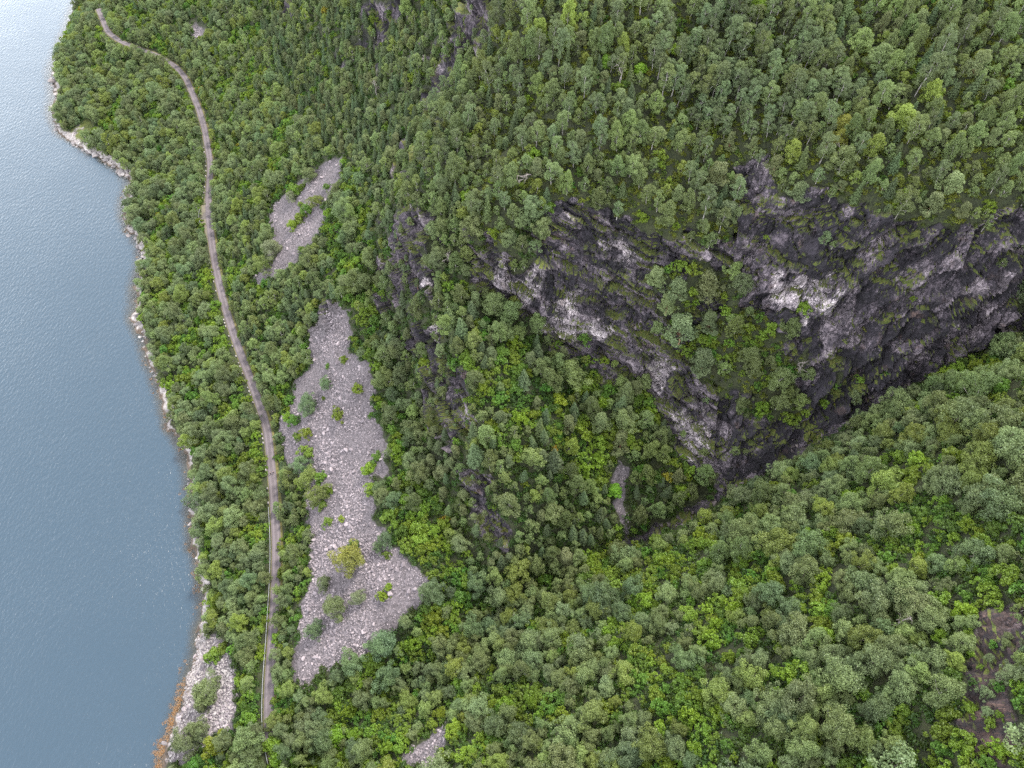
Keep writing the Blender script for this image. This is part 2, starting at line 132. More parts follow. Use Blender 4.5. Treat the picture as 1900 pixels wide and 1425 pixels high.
LINES = {'road': [[-257.41,441.87,19.0],[-248.79,425.98,19.0],[-236.98,414.94,19.0],[-226.97,408.94,19.0],[-211.61,400.71,19.0],[-197.25,389.26,19.0],[-187.56,376.52,19.0],[-179.39,360.58,19.0],[-172.24,346.08,18.5],[-165.38,329.8,18.0],[-159.63,313.61,18.0],[-154.43,298.2,18.0],[-151.96,284.11,17.5],[-149.08,270.63,17.0],[-146.43,260.96,17.0],[-143.35,251.59,17.0],[-139.25,238.95,17.0],[-133.82,223.97,16.5],[-127.33,208.16,16.0],[-120.26,192.79,16.0],[-112.89,178.26,16.0],[-105.38,163.98,16.0],[-99.11,151.49,16.0],[-94.78,141.85,15.5],[-91.59,130.23,15.0],[-88.36,118.89,15.0],[-85.68,108.09,15.0],[-83.12,97.79,15.0],[-81.23,87.96,15.0],[-79.79,78.57,15.0],[-78.6,69.58,15.0],[-77.45,60.97,15.0],[-76.52,52.72,15.0],[-75.29,44.81,15.0],[-73.79,37.22,15.0],[-71.66,31.35,15.0],[-69.26,26.37,15.0]],'stream': [[142.4,127.5,100.0],[130.5,124.2,92.0],[117.6,120.2,84.0],[104.2,113.9,74.0],[90.1,109.0,65.0],[78.1,103.2,57.0],[66.5,99.2,51.0],[56.1,94.3,45.0],[42.7,89.2,40.0],[27.3,83.6,36.0],[10.2,77.2,32.0],[-8.4,64.4,27.0],[-31.4,48.5,20.0],[-49.9,31.4,15.0]],'shore': [[-298.0,469.2],[-295.0,451.0],[-291.4,428.7],[-289.5,416.4],[-282.6,398.8],[-276.7,387.4],[-273.9,373.7],[-268.6,363.1],[-262.3,352.8],[-256.2,346.3],[-247.9,340.4],[-237.8,333.1],[-225.8,324.6],[-214.4,316.7],[-205.9,305.5],[-204.7,292.5],[-201.3,280.0],[-195.4,269.9],[-188.0,262.1],[-183.3,252.6],[-181.3,239.8],[-180.1,229.2],[-177.0,220.7],[-175.7,211.8],[-168.6,201.2],[-162.9,190.5],[-156.3,178.6],[-150.4,168.7],[-145.4,159.2],[-142.3,151.2],[-135.6,145.6],[-131.6,138.5],[-128.6,131.2],[-126.6,125.3],[-123.8,117.2],[-121.2,107.3],[-119.0,100.8],[-115.1,93.6],[-111.7,85.5],[-109.2,75.9],[-108.8,70.3],[-108.2,62.2],[-108.3,54.4],[-108.8,46.0],[-109.7,39.6],[-110.0,33.4],[-109.8,28.1]]}
DEAD = [[9.1, 92.55, 50.75], [-0.83, 64.58, 31.9], [30.9, 185.09, 133.12], [85.97, 156.16, 134.48], [79.85, 43.09, 100.72], [-55.6, 263.76, 79.81], [6.23, 165.67, 117.33], [84.43, 122.35, 81.51], [-20.13, 157.74, 92.74], [37.62, 178.32, 129.85]]
WALKERS = [[-89.98, 123.26, 14.76], [-88.97, 123.62, 15.37]]


RNG = np.random.default_rng(7)
random.seed(7)

# ------------------------------------------------------------------ small helpers
def fract_hash(ix, iy, iz, seed):
    h = (ix.astype(np.int64) * 374761393 + iy.astype(np.int64) * 668265263 + iz.astype(np.int64) * 2147483647 + seed * 974634777) & 0xFFFFFFFF
    h = ((h ^ (h >> 13)) * 1274126177) & 0xFFFFFFFF
    h = ((h ^ (h >> 16)) * 2246822519) & 0xFFFFFFFF
    return ((h ^ (h >> 15)) & 0xFFFFFF) / float(0xFFFFFF)

def vnoise(p, seed=0):
    f = np.floor(p); i = f.astype(np.int64); t = p - f
    t = t * t * (3 - 2 * t)
    out = 0
    for dx in (0, 1):
        wx = t[:, 0] if dx else 1 - t[:, 0]
        for dy in (0, 1):
            wy = t[:, 1] if dy else 1 - t[:, 1]
            for dz in (0, 1):
                wz = t[:, 2] if dz else 1 - t[:, 2]
                out = out + fract_hash(i[:, 0] + dx, i[:, 1] + dy, i[:, 2] + dz, seed) * wx * wy * wz
    return out

def fbm(p, octaves=4, seed=0, rough=0.5):
    a, s, tot = 1.0, 0.0, 0.0
    for k in range(octaves):
        s = s + a * vnoise(p * 2.03 ** k + 17.3 * k, seed + k); tot += a; a *= rough
    return s / tot

def cells(p, seed=0):
    """nearest feature point of a cellular pattern: (random value of the cell, second value, F1, F2)"""
    b = np.floor(p).astype(np.int64)
    f1 = np.full(len(p), 9.0); f2 = np.full(len(p), 9.0); val = np.zeros(len(p)); val2 = np.zeros(len(p))
    for dx in (-1, 0, 1):
        for dy in (-1, 0, 1):
            for dz in (-1, 0, 1):
                c = b + np.array([dx, dy, dz])
                q = np.stack([c[:, k] + 0.1 + 0.8 * fract_hash(c[:, 0], c[:, 1], c[:, 2], seed + 11 * k) for k in range(3)], 1)
                d = np.linalg.norm(q - p, axis=1)
                v = fract_hash(c[:, 0], c[:, 1], c[:, 2], seed + 77); v2 = fract_hash(c[:, 0], c[:, 1], c[:, 2], seed + 99)
                near = d < f1
                f2 = np.where(near, f1, np.minimum(f2, d))
                val = np.where(near, v, val); val2 = np.where(near, v2, val2); f1 = np.where(near, d, f1)
    return val, val2, f1, f2

def inside(poly, x, y):
    poly = np.asarray(poly); res = np.zeros(x.shape, bool)
    n = len(poly)
    for a in range(n):
        x1, y1 = poly[a]; x2, y2 = poly[(a + 1) % n]
        c = ((y1 > y) != (y2 > y))
        with np.errstate(divide='ignore', invalid='ignore'):
            xi = (x2 - x1) * (y - y1) / (y2 - y1) + x1
        res ^= c & (x < xi)
    return res

def line_dist(line, x, y):
    """distance to a polyline, parameter along it, signed side"""
    line = np.asarray(line, float); best = np.full(x.shape, 1e9); tt = np.zeros(x.shape); side = np.zeros(x.shape)
    for a in range(len(line) - 1):
        p, q = line[a, :2], line[a + 1, :2]; d = q - p; L2 = d @ d
        t = np.clip(((x - p[0]) * d[0] + (y - p[1]) * d[1]) / L2, 0, 1)
        dist = np.hypot(x - p[0] - t * d[0], y - p[1] - t * d[1])
        m = dist < best
        best = np.where(m, dist, best); tt = np.where(m, a + t, tt)
        side = np.where(m, np.sign(d[0] * (y - p[1]) - d[1] * (x - p[0])), side)
    return best, tt, side

def to_photo(p):
    p = np.asarray(p, float) - np.array(CAM_POS)
    zc = p[..., 1] * math.cos(PITCH) - p[..., 2] * math.sin(PITCH)
    yc = p[..., 1] * math.sin(PITCH) + p[..., 2] * math.cos(PITCH)
    zs = np.maximum(zc, 0.1)
    return 0.5 + 1307 / 1900 * p[..., 0] / zs, 0.5 - 1307 / 1425 * yc / zs, zc

def mesh_from(name, verts, faces, mats=(), smooth=False, mat_idx=None):
    """faces: (n,3) or (n,4) array"""
    me = bpy.data.meshes.new(name)
    verts = np.asarray(verts, np.float32); faces = np.asarray(faces, np.int32)
    k = faces.shape[1]
    me.vertices.add(len(verts)); me.vertices.foreach_set('co', verts.ravel())
    me.loops.add(faces.size); me.loops.foreach_set('vertex_index', faces.ravel())
    me.polygons.add(len(faces))
    me.polygons.foreach_set('loop_start', np.arange(0, faces.size, k, dtype=np.int32))
    me.polygons.foreach_set('loop_total', np.full(len(faces), k, np.int32))
    if mat_idx is not None: me.polygons.foreach_set('material_index', np.asarray(mat_idx, np.int32))
    me.polygons.foreach_set('use_smooth', np.full(len(faces), smooth, bool))
    for m in mats: me.materials.append(m)
    me.update(calc_edges=True)
    me.validate()
    return me

def float_attr(me, name, data):
    a = me.attributes.new(name, 'FLOAT', 'POINT'); a.data.foreach_set('value', np.asarray(data, np.float32))

def link(name, me, parent=None, loc=None, kind=None, label=None, cat=None, group=None):
    o = bpy.data.objects.new(name, me); COL.objects.link(o)
    if parent: o.parent = parent
    if loc is not None: o.location = loc
    if kind: o['kind'] = kind
    if label: o['label'] = label
    if cat: o['category'] = cat
    if group: o['group'] = group
    return o

ONES = 'zero one two three four five six seven eight nine ten eleven twelve thirteen fourteen fifteen sixteen seventeen eighteen nineteen'.split()
TENS = 'zero ten twenty thirty forty fifty sixty seventy eighty ninety'.split()
def in_words(n):
    n = int(max(0, min(99, n)))
    if n < 20: return ONES[n]
    return TENS[n // 10] + ('' if n % 10 == 0 else '-' + ONES[n % 10])
USED = set()
def place_label(what, p):
    """what the thing looks like and stands on, then its place in the photograph"""
    u, v, _ = to_photo(p)
    iu, iv = int(round(u * 100)), int(round(v * 100))
    for du, dv in sorted(((i, j) for i in range(-6, 7) for j in range(-6, 7)), key=lambda d: d[0] ** 2 + d[1] ** 2):
        t = f'{what}, {in_words(iu + du)} percent across, {in_words(iv + dv)} percent down'
        if t not in USED: break
    USED.add(t)
    return t

# ------------------------------------------------------------------ materials
def new_mat(name):
    m = bpy.data.materials.new(name); m.use_nodes = True
    nt = m.node_tree; nt.nodes.clear()
    return m, nt, nt.nodes, nt.links

class NT:
    def __init__(self, name):
        self.m, self.t, self.n, self.l = new_mat(name)
        self.out = self.n.new('ShaderNodeOutputMaterial')
    def add(self, typ, **kw):
        x = self.n.new(typ)
        for k, v in kw.items(): setattr(x, k, v)
        return x
    def put(self, sock, v):
        if isinstance(v, bpy.types.NodeSocket): self.l.new(v, sock)
        else: sock.default_value = v
    def noise(self, vec, scale, detail=4, rough=0.55, dist=0.0):
        x = self.add('ShaderNodeTexNoise'); self.put(x.inputs['Vector'], vec)
        x.inputs['Scale'].default_value = scale; x.inputs['Detail'].default_value = detail
        x.inputs['Roughness'].default_value = rough; x.inputs['Distortion'].default_value = dist
        return x.outputs['Fac']
    def ramp(self, fac, stops):
        x = self.add('ShaderNodeValToRGB'); self.put(x.inputs['Fac'], fac)
        e = x.color_ramp.elements
        while len(e) < len(stops): e.new(0.5)
        for a, (pos, c) in zip(e, stops):
            a.position = pos; a.color = (*c, 1) if len(c) == 3 else c
        return x.outputs['Color']
    def mix(self, fac, a, b, mode='MIX'):
        x = self.add('ShaderNodeMixRGB', blend_type=mode)
        self.put(x.inputs['Fac'], fac)
        self.put(x.inputs['Color1'], a if isinstance(a, bpy.types.NodeSocket) else (*a, 1))
        self.put(x.inputs['Color2'], b if isinstance(b, bpy.types.NodeSocket) else (*b, 1))
        return x.outputs['Color']
    def math(self, op, a, b=0.0, clamp=False):
        x = self.add('ShaderNodeMath', operation=op, use_clamp=clamp)
        self.put(x.inputs[0], a); self.put(x.inputs[1], b)
        return x.outputs[0]
    def step(self, v, lo, hi):
        x = self.add('ShaderNodeMapRange', interpolation_type='SMOOTHSTEP')
        self.put(x.inputs['Value'], v); x.inputs['From Min'].default_value = lo; x.inputs['From Max'].default_value = hi
        return x.outputs['Result']
    def attr(self, name, typ='GEOMETRY'):
        return self.add('ShaderNodeAttribute', attribute_name=name, attribute_type=typ)
    def mapping(self, vec, scale=(1, 1, 1), rot=(0, 0, 0)):
        x = self.add('ShaderNodeMapping'); self.put(x.inputs['Vector'], vec)
        x.inputs['Scale'].default_value = scale; x.inputs['Rotation'].default_value = rot
        return x.outputs['Vector']
    def bump(self, h, dist=0.3, strength=0.6):
        x = self.add('ShaderNodeBump'); self.put(x.inputs['Height'], h)
        x.inputs['Distance'].default_value = dist; x.inputs['Strength'].default_value = strength
        return x.outputs['Normal']
    def principled(self, color, rough=0.85, normal=None, spec=0.3):
        x = self.add('ShaderNodeBsdfPrincipled')
        self.put(x.inputs['Base Color'], color if isinstance(color, bpy.types.NodeSocket) else (*color, 1))
        self.put(x.inputs['Roughness'], rough); x.inputs['Specular IOR Level'].default_value = spec
        if normal: self.l.new(normal, x.inputs['Normal'])
        self.l.new(x.outputs['BSDF'], self.out.inputs['Surface'])
        return x

def leaf_material(name, base, base2, trans=0.34):
    t = NT(name)
    info = t.add('ShaderNodeObjectInfo'); geo = t.add('ShaderNodeNewGeometry')
    big = t.noise(geo.outputs['Position'], 0.06, 2)
    c = t.mix(t.step(big, 0.35, 0.65), base, base2)
    fine = t.noise(geo.outputs['Position'], 1.3, 2)
    hsv = t.add('ShaderNodeHueSaturation')
    t.put(hsv.inputs['Color'], c)
    t.put(hsv.inputs['Hue'], t.math('ADD', t.math('MULTIPLY', info.outputs['Random'], 0.03), 0.485))
    v = t.math('ADD', t.math('MULTIPLY', info.outputs['Random'], 0.5), 0.58)
    t.put(hsv.inputs['Value'], t.math('ADD', v, t.math('MULTIPLY', fine, 0.4)))
    c = t.mix(1.0, hsv.outputs['Color'], info.outputs['Color'], 'MULTIPLY')
    ti = t.attr('tint_shift', 'INSTANCER')
    c = t.mix(1.0, c, ti.outputs['Color'], 'ADD')
    d = t.add('ShaderNodeBsdfDiffuse'); tr = t.add('ShaderNodeBsdfTranslucent'); g = t.add('ShaderNodeBsdfGlossy')
    t.l.new(c, d.inputs['Color']); t.l.new(c, tr.inputs['Color']); g.inputs['Roughness'].default_value = 0.45
    g.inputs['Color'].default_value = (0.8, 0.85, 0.9, 1)
    m1 = t.add('ShaderNodeMixShader'); m1.inputs[0].default_value = trans
    m2 = t.add('ShaderNodeMixShader'); m2.inputs[0].default_value = 0.015
    t.l.new(d.outputs[0], m1.inputs[1]); t.l.new(tr.outputs[0], m1.inputs[2])
    t.l.new(m1.outputs[0], m2.inputs[1]); t.l.new(g.outputs[0], m2.inputs[2])
    t.l.new(m2.outputs[0], t.out.inputs['Surface'])
    return t.m

M = {}
M['birch'] = leaf_material('birch_leaves', (0.094, 0.122, 0.044), (0.114, 0.146, 0.050))
M['willow'] = leaf_material('willow_leaves', (0.090, 0.118, 0.052), (0.106, 0.134, 0.048))
M['bush'] = leaf_material('broadleaf_leaves', (0.076, 0.124, 0.014), (0.102, 0.148, 0.016), 0.30)
M['pine'] = leaf_material('pine_needles', (0.086, 0.106, 0.044), (0.100, 0.118, 0.046), 0.15)
M['spruce'] = leaf_material('spruce_needles', (0.048, 0.070, 0.030), (0.058, 0.080, 0.032), 0.12)
M['aspen'] = leaf_material('aspen_leaves', (0.084, 0.112, 0.052), (0.096, 0.122, 0.050))
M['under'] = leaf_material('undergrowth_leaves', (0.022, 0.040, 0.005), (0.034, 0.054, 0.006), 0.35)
M['ledge'] = leaf_material('ledge_leaves', (0.050, 0.072, 0.010), (0.075, 0.085, 0.012), 0.35)

def simple(name, c1, c2, scale, rough=0.85, bump=0.0, detail=5, stretch=(1, 1, 1), coord='Object'):
    t = NT(name); tc = t.add('ShaderNodeTexCoord')
    v = t.mapping(tc.outputs[coord], stretch)
    n = t.noise(v, scale, detail)
    c = t.ramp(n, [(0.35, c1), (0.65, c2)])
    t.principled(c, rough, t.bump(n, bump, 0.7) if bump else None)
    return t.m
M['pale_bark'] = simple('pale_bark', (0.10, 0.085, 0.075), (0.34, 0.32, 0.30), 2.0)
M['grey_bark'] = simple('grey_bark', (0.05, 0.042, 0.035), (0.12, 0.10, 0.085), 2.0)
M['pine_bark'] = simple('pine_bark', (0.11, 0.055, 0.033), (0.24, 0.135, 0.085), 1.5)
M['dead_wood'] = simple('dead_wood', (0.11, 0.092, 0.086), (0.20, 0.175, 0.165), 1.5)
M['steel'] = simple('galvanised_steel', (0.13, 0.133, 0.138), (0.20, 0.203, 0.21), 3.0, 0.45)
M['weed'] = simple('orange_seaweed', (0.10, 0.052, 0.024), (0.20, 0.115, 0.05), 0.6, 0.5, coord='Object')

def stone_material(name, dark, light, scale=1.2):
    t = NT(name); tc = t.add('ShaderNodeTexCoord'); info = t.add('ShaderNodeObjectInfo')
    n = t.noise(tc.outputs['Object'], scale, 6, 0.62)
    c = t.ramp(n, [(0.3, dark), (0.7, light)])
    h = t.add('ShaderNodeHueSaturation'); t.put(h.inputs['Color'], c)
    t.put(h.inputs['Value'], t.math('ADD', t.math('MULTIPLY', t.math('POWER', info.outputs['Random'], 1.5), 0.8), 0.66))
    t.put(h.inputs['Hue'], t.math('ADD', t.math('MULTIPLY', info.outputs['Random'], 0.05), 0.475))
    t.principled(h.outputs['Color'], 0.9, t.bump(n, 0.12, 0.6))
    return t.m
M['stone'] = stone_material('scree_stone', (0.094, 0.077, 0.084), (0.168, 0.145, 0.153))
M['shore_stone'] = stone_material('bleached_stone', (0.085, 0.075, 0.075), (0.23, 0.207, 0.203))

M['wet_stone'] = stone_material('wet_stone', (0.030, 0.024, 0.025), (0.10, 0.082, 0.080))
# terrain material: soil and moss, bare rock, scree bed, bleached shore, wet tide line
def terrain_material():
    t = NT('ground')
    geo = t.add('ShaderNodeNewGeometry'); P = geo.outputs['Position']
    sep = t.add('ShaderNodeSeparateXYZ'); t.l.new(P, sep.inputs[0])
    sn = t.add('ShaderNodeSeparateXYZ'); t.l.new(geo.outputs['Normal'], sn.inputs[0])
    # forest floor
    n1 = t.noise(P, 0.35, 5); n2 = t.noise(P, 2.2, 4)
    soil = t.ramp(n1, [(0.25, (0.006, 0.007, 0.003)), (0.5, (0.011, 0.014, 0.004)), (0.75, (0.020, 0.020, 0.007))])
    soil = t.mix(t.step(n2, 0.45, 0.7), soil, (0.020, 0.026, 0.005))
    # rock
    r1 = t.noise(P, 0.16, 6, 0.62, 0.3)
    strk = t.noise(t.mapping(P, (2.0, 2.0, 0.12)), 1.0, 6, 0.7, 0.6)
    r3 = t.noise(P, 0.9, 7, 0.6)
    crk = t.add('ShaderNodeTexVoronoi', feature='DISTANCE_TO_EDGE'); crk.inputs['Scale'].default_value = 0.8
    wob = t.mix(0.25, t.mapping(P, (1.0, 1.0, 1.5), (0.3, 0.45, 0.2)), t.noise_vec(P, 0.8))
    t.l.new(wob, crk.inputs['Vector'])
    tone = t.attr('tone').outputs['Fac']
    rock = t.ramp(t.math('ADD', t.math('MULTIPLY', r3, 0.6), t.math('MULTIPLY', tone, 0.4)), [(0.30, (0.022, 0.019, 0.024)), (0.50, (0.064, 0.056, 0.065)), (0.70, (0.170, 0.153, 0.162))])
    pale = t.ramp(r3, [(0.28, (0.17, 0.155, 0.158)), (0.5, (0.30, 0.28, 0.28)), (0.72, (0.44, 0.42, 0.415))])
    pal_m = t.step(t.math('ADD', t.attr('pale').outputs['Fac'], t.math('ADD', t.math('MULTIPLY', t.math('SUBTRACT', r1, 0.5), 0.9), t.math('MULTIPLY', t.math('SUBTRACT', tone, 0.5), 0.25))), 0.16, 0.42)
    rock = t.mix(pal_m, rock, pale)
    # black lichen and seepage streaks
    wet = t.math('ADD', t.math('ADD', t.math('MULTIPLY', strk, 0.9), t.math('MULTIPLY', r1, 0.8)), t.math('MULTIPLY', t.attr('wet').outputs['Fac'], 0.22))
    wet = t.math('SUBTRACT', wet, t.math('MULTIPLY', t.attr('pale').outputs['Fac'], 0.12))
    wet = t.math('SUBTRACT', wet, t.math('MULTIPLY', t.math('SUBTRACT', tone, 0.5), 0.28))
    wet_m = t.step(wet, 0.845, 0.90)
    rock = t.mix(t.math('MULTIPLY', wet_m, 0.9), rock, (0.0085, 0.0075, 0.011))
    drip = t.math('MULTIPLY', t.step(strk, 0.53, 0.57), t.math('ADD', 0.35, t.math('MULTIPLY', pal_m, 0.65)))
    rock = t.mix(t.math('MULTIPLY', drip, 0.85), rock, (0.010, 0.009, 0.012))
    tan = t.step(t.noise(P, 0.22, 4), 0.58, 0.75)
    rock = t.mix(t.math('MULTIPLY', tan, 0.4), rock, (0.12, 0.080, 0.060))
    rock = t.mix(t.math('MULTIPLY', t.attr('rust').outputs['Fac'], 0.7), rock, t.ramp(r3, [(0.3, (0.014, 0.009, 0.008)), (0.6, (0.062, 0.038, 0.028)), (0.8, (0.10, 0.07, 0.05))]))
    rock = t.mix(t.math('MULTIPLY', t.math('SUBTRACT', 1.0, t.step(crk.outputs['Distance'], 0.0, 0.05)), 0.5), rock, (0.010, 0.009, 0.011))
    def along(ax, k):
        d = t.add('ShaderNodeVectorMath', operation='DOT_PRODUCT'); t.l.new(P, d.inputs[0]); d.inputs[1].default_value = tuple(c * k for c in ax)
        return d.outputs['Value']
    def bedded(n_, u_, v_):
        cmb = t.add('ShaderNodeCombineXYZ')
        for q_, (ax, k) in enumerate(((n_, 0.95), (u_, 0.13), (v_, 0.13))): t.l.new(along(ax, k), cmb.inputs[q_])
        return t.noise(cmb.outputs[0], 1.0, 7, 0.68, 0.5)
    bd = t.mix(t.attr('east').outputs['Fac'], bedded((.42, .15, .90), (.90, 0, -.42), (0, 1, 0)), bedded((.70, .35, -.62), (.62, 0, .70), (0, 1, 0)))
    def facets(n_, u_, v_, k_):
        cmb = t.add('ShaderNodeCombineXYZ')
        for q_, (ax, k) in enumerate(((n_, 0.62 * k_), (u_, 0.20 * k_), (v_, 0.30 * k_))): t.l.new(along(ax, k), cmb.inputs[q_])
        wv = t.mix(0.16, cmb.outputs[0], t.noise_vec(P, 0.9))
        vo = t.add('ShaderNodeTexVoronoi'); vo.inputs['Scale'].default_value = 1.0; t.l.new(wv, vo.inputs['Vector'])
        sp = t.add('ShaderNodeSeparateXYZ'); t.l.new(vo.outputs['Color'], sp.inputs[0])
        return sp.outputs['X']
    ea = t.attr('east').outputs['Fac']
    fa = t.mix(ea, facets((.42, .15, .90), (.90, 0, -.42), (0, 1, 0), 1.0), facets((.70, .35, -.62), (.62, 0, .70), (0, 1, 0), 1.0))
    fb = t.mix(ea, facets((.42, .15, .90), (.90, 0, -.42), (0, 1, 0), 2.3), facets((.70, .35, -.62), (.62, 0, .70), (0, 1, 0), 2.3))
    ff = t.math('ADD', t.math('MULTIPLY', fa, 0.65), t.math('MULTIPLY', fb, 0.35))
    rock = t.mix(1.0, rock, t.ramp(ff, [(0.1, (0.34, 0.31, 0.34)), (0.5, (0.78, 0.71, 0.75)), (0.9, (1.36, 1.26, 1.28))]), 'MULTIPLY')
    seam = t.math('ABSOLUTE', t.math('SUBTRACT', bd, 0.5))
    rock = t.mix(t.math('MULTIPLY', t.math('SUBTRACT', 1.0, t.step(seam, 0.008, 0.026)), 0.85), rock, (0.008, 0.007, 0.009))
    rock = t.mix(t.math('MULTIPLY', t.step(bd, 0.56, 0.66), 0.55), rock, (0.016, 0.014, 0.018))
    # moss on ledges
    moss_c = t.ramp(t.noise(P, 1.1, 4), [(0.3, (0.022, 0.032, 0.005)), (0.55, (0.048, 0.058, 0.008)), (0.8, (0.070, 0.052, 0.016))])
    mm = t.math('ADD', t.math('MULTIPLY', sn.outputs['Z'], 0.75), t.math('MULTIPLY', t.noise(P, 0.13, 5), 1.3))
    moss_m = t.step(mm, 1.22, 1.40)
    rock = t.mix(moss_m, rock, moss_c)
    # scree bed
    vs = t.add('ShaderNodeTexVoronoi'); vs.inputs['Scale'].default_value = 1.5; t.l.new(P, vs.inputs['Vector'])
    scr = t.ramp(vs.outputs['Color'], [(0.1, (0.030, 0.025, 0.027)), (0.9, (0.080, 0.068, 0.073))])
    rk = t.step(t.attr('rock').outputs['Fac'], 0.35, 0.65)
    sc = t.step(t.attr('scree').outputs['Fac'], 0.35, 0.65)
    c = t.mix(rk, soil, rock); c = t.mix(sc, c, scr)
    # bleached shore band and the dark tide line under it
    sh = t.attr('shore').outputs['Fac']
    shore_c = t.ramp(r3, [(0.25, (0.07, 0.06, 0.058)), (0.5, (0.155, 0.138, 0.133)), (0.75, (0.27, 0.245, 0.235))])
    c = t.mix(t.step(sh, 0.4, 0.6), c, shore_c)
    tide = t.math('ADD', sep.outputs['Z'], t.math('MULTIPLY', t.math('SUBTRACT', n1, 0.5), 1.2))
    c = t.mix(t.math('SUBTRACT', 1.0, t.step(tide, 0.35, 0.9)), c, t.ramp(n2, [(0.35, (0.024, 0.020, 0.018)), (0.7, (0.070, 0.046, 0.028))]))
    h = t.math('ADD', t.math('MULTIPLY', t.math('MULTIPLY', t.math('ADD', bd, t.math('MULTIPLY', ff, 0.5)), rk), 2.2), t.math('MULTIPLY', r3, 0.8))
    h = t.math('ADD', h, t.math('MULTIPLY', t.step(crk.outputs['Distance'], 0.0, 0.12), 0.35))
    t.principled(c, 0.88, t.bump(h, 0.5, 0.75))
    return t.m
def _noise_vec(self, vec, scale):
    x = self.add('ShaderNodeTexNoise'); self.put(x.inputs['Vector'], vec); x.inputs['Scale'].default_value = scale
    x.inputs['Detail'].default_value = 3
    return x.outputs['Color']
NT.noise_vec = _noise_vec
M['ground'] = terrain_material()

# ------------------------------------------------------------------ the lie of the land
CT = np.array(CTRL)
def solve_land():
    n = len(CT); d = np.linalg.norm(CT[:, None, :2] - CT[None, :, :2], axis=-1)
    A = np.zeros((n + 3, n + 3)); A[:n, :n] = -d + 0.3 * np.eye(n)
    A[:n, n] = 1; A[:n, n + 1:] = CT[:, :2]; A[n:, :n] = A[:n, n:].T
    return np.linalg.solve(A, np.r_[CT[:, 2], 0, 0, 0])
LW = solve_land().astype(np.float32)
CF = CT.astype(np.float32)

def axis(stops):
    out = []
    for (a, b, s) in stops: out.append(np.arange(a, b - 1e-6, s))
    return np.concatenate(out + [[stops[-1][1]]])
AX = axis([(-420, -200, 2.4), (-200, -60, 1.2), (-60, -36, 0.6), (-36, 150, 0.36), (150, 170, 0.8), (170, 262, 3.0)])
AY = axis([(-100, 0, 3.0), (0, 70, 0.8), (70, 96, 0.6), (96, 122, 0.34), (122, 160, 0.23), (160, 178, 0.36), (178, 200, 0.7), (200, 330, 1.5), (330, 620, 3.0)])
XX, YY = np.meshgrid(AX, AY)
NX, NY = len(AX), len(AY)
def land(x, y):
    x = x.astype(np.float32).ravel(); y = y.astype(np.float32).ravel(); o = np.empty_like(x)
    for i in range(0, len(x), 16000):
        dx = x[i:i + 16000, None] - CF[None, :, 0]; dy = y[i:i + 16000, None] - CF[None, :, 1]
        o[i:i + 16000] = -np.sqrt(dx * dx + dy * dy) @ LW[:-3] + LW[-3] + LW[-2] * x[i:i + 16000] + LW[-1] * y[i:i + 16000]
    return o
xf, yf = XX.ravel(), YY.ravel()
zf = land(xf, yf).astype(float)
# soft masks with ragged edges
wob1 = fbm(np.c_[xf, yf, zf] * 0.22, 3, 5) - 0.5
wob2 = fbm(np.c_[xf, yf, zf] * 0.22 + 50, 3, 9) - 0.5
wx, wy = xf + wob1 * 7, yf + wob2 * 7
def mask(names, jx=wx, jy=wy):
    m = np.zeros(len(jx), bool)
    for n in names: m |= inside(POLY[n], jx, jy)
    return m
scree = mask(['scree_main', 'scree_upper', 'scree_shore', 'scree_small', 'scree_low', 'scree_bowl'])
rock = mask(['cliff_main', 'cliff_left', 'cliff_low', 'cliff_gully', 'slab_a', 'slab_b', 'cliff_near', 'shore_rock'])
gy_, gx_ = np.gradient(zf.reshape(NY, NX), AY, AX)
slope = np.degrees(np.arctan(np.hypot(gx_, gy_))).ravel()
nn = fbm(np.c_[xf, yf, zf] * 0.10 + 9, 4, 21)
SX = np.array(LINES['stream'])[::-1]
above_stream = yf > np.interp(xf, SX[:, 0], SX[:, 1]) - 1.0
flank_m = mask(['z_flank'])
rock &= ~(flank_m & (nn < 0.40) & ~mask(['cliff_low']))
rock |= above_stream & (slope > np.where(flank_m, 66, 57)) & (nn > 0.42) & (yf > 60)
rock |= above_stream & (slope > np.where(flank_m, 56, 46)) & (nn > 0.60) & (yf > 95)
# stream bed
sd, _, _ = line_dist(LINES['stream'], xf, yf)
rock |= (sd < 1.8 + wob1 * 4) & (xf > 35)
bench = mask(['bench'])
rock_keep = rock & ~(bench & (nn > 0.40))
# shore
shd, sht, shs = line_dist(LINES['shore'], xf, yf)
shore = (zf > -0.6) & (shd < 2.7 + wob2 * 8.0 - 0.4 * (yf < 110) + 1.4 * (yf > 230)) & (zf < 5.5)
pale = mask(['pale_a']) * 1.0 + mask(['pale_b', 'pale_c', 'pale_d', 'pale_e', 'pale_f', 'pale_g', 'shore_rock']) * 0.85
dark = mask(['dark_a', 'dark_b', 'dark_c', 'cliff_near']) * 1.0

# relief of the ground: road bench, hummocks, boulder bed
rd, rt, rs = line_dist(LINES['road'], xf, yf)
rl = np.array(LINES['road']); rz = np.interp(rt, np.arange(len(rl)), rl[:, 2])
hum = (fbm(np.c_[xf, yf, zf * 0] * 0.12, 4, 31) - 0.5) * 3.2
k = np.clip((rd - 4.5) / 9, 0, 1)
land_m = np.clip((zf - 0.5) / 5, 0, 1)
zf = zf + hum * k * land_m * np.where(rock, 0.4, 1.0)
kk = np.clip((rd - 3.2) / 4.0, 0, 1); kk = kk * kk * (3 - 2 * kk)
zf = rz * (1 - kk) + zf * kk
chan = np.exp(-(sd / 4.2) ** 2) * np.clip((xf - 15) / 30, 0, 1)
zf = zf - 4.5 * chan
shore_rel = (fbm(np.c_[xf, yf, xf * 0] * 0.35, 3, 41) - 0.45) * 2.6
zf = zf + shore_rel * np.exp(-(shd / 4.0) ** 2)
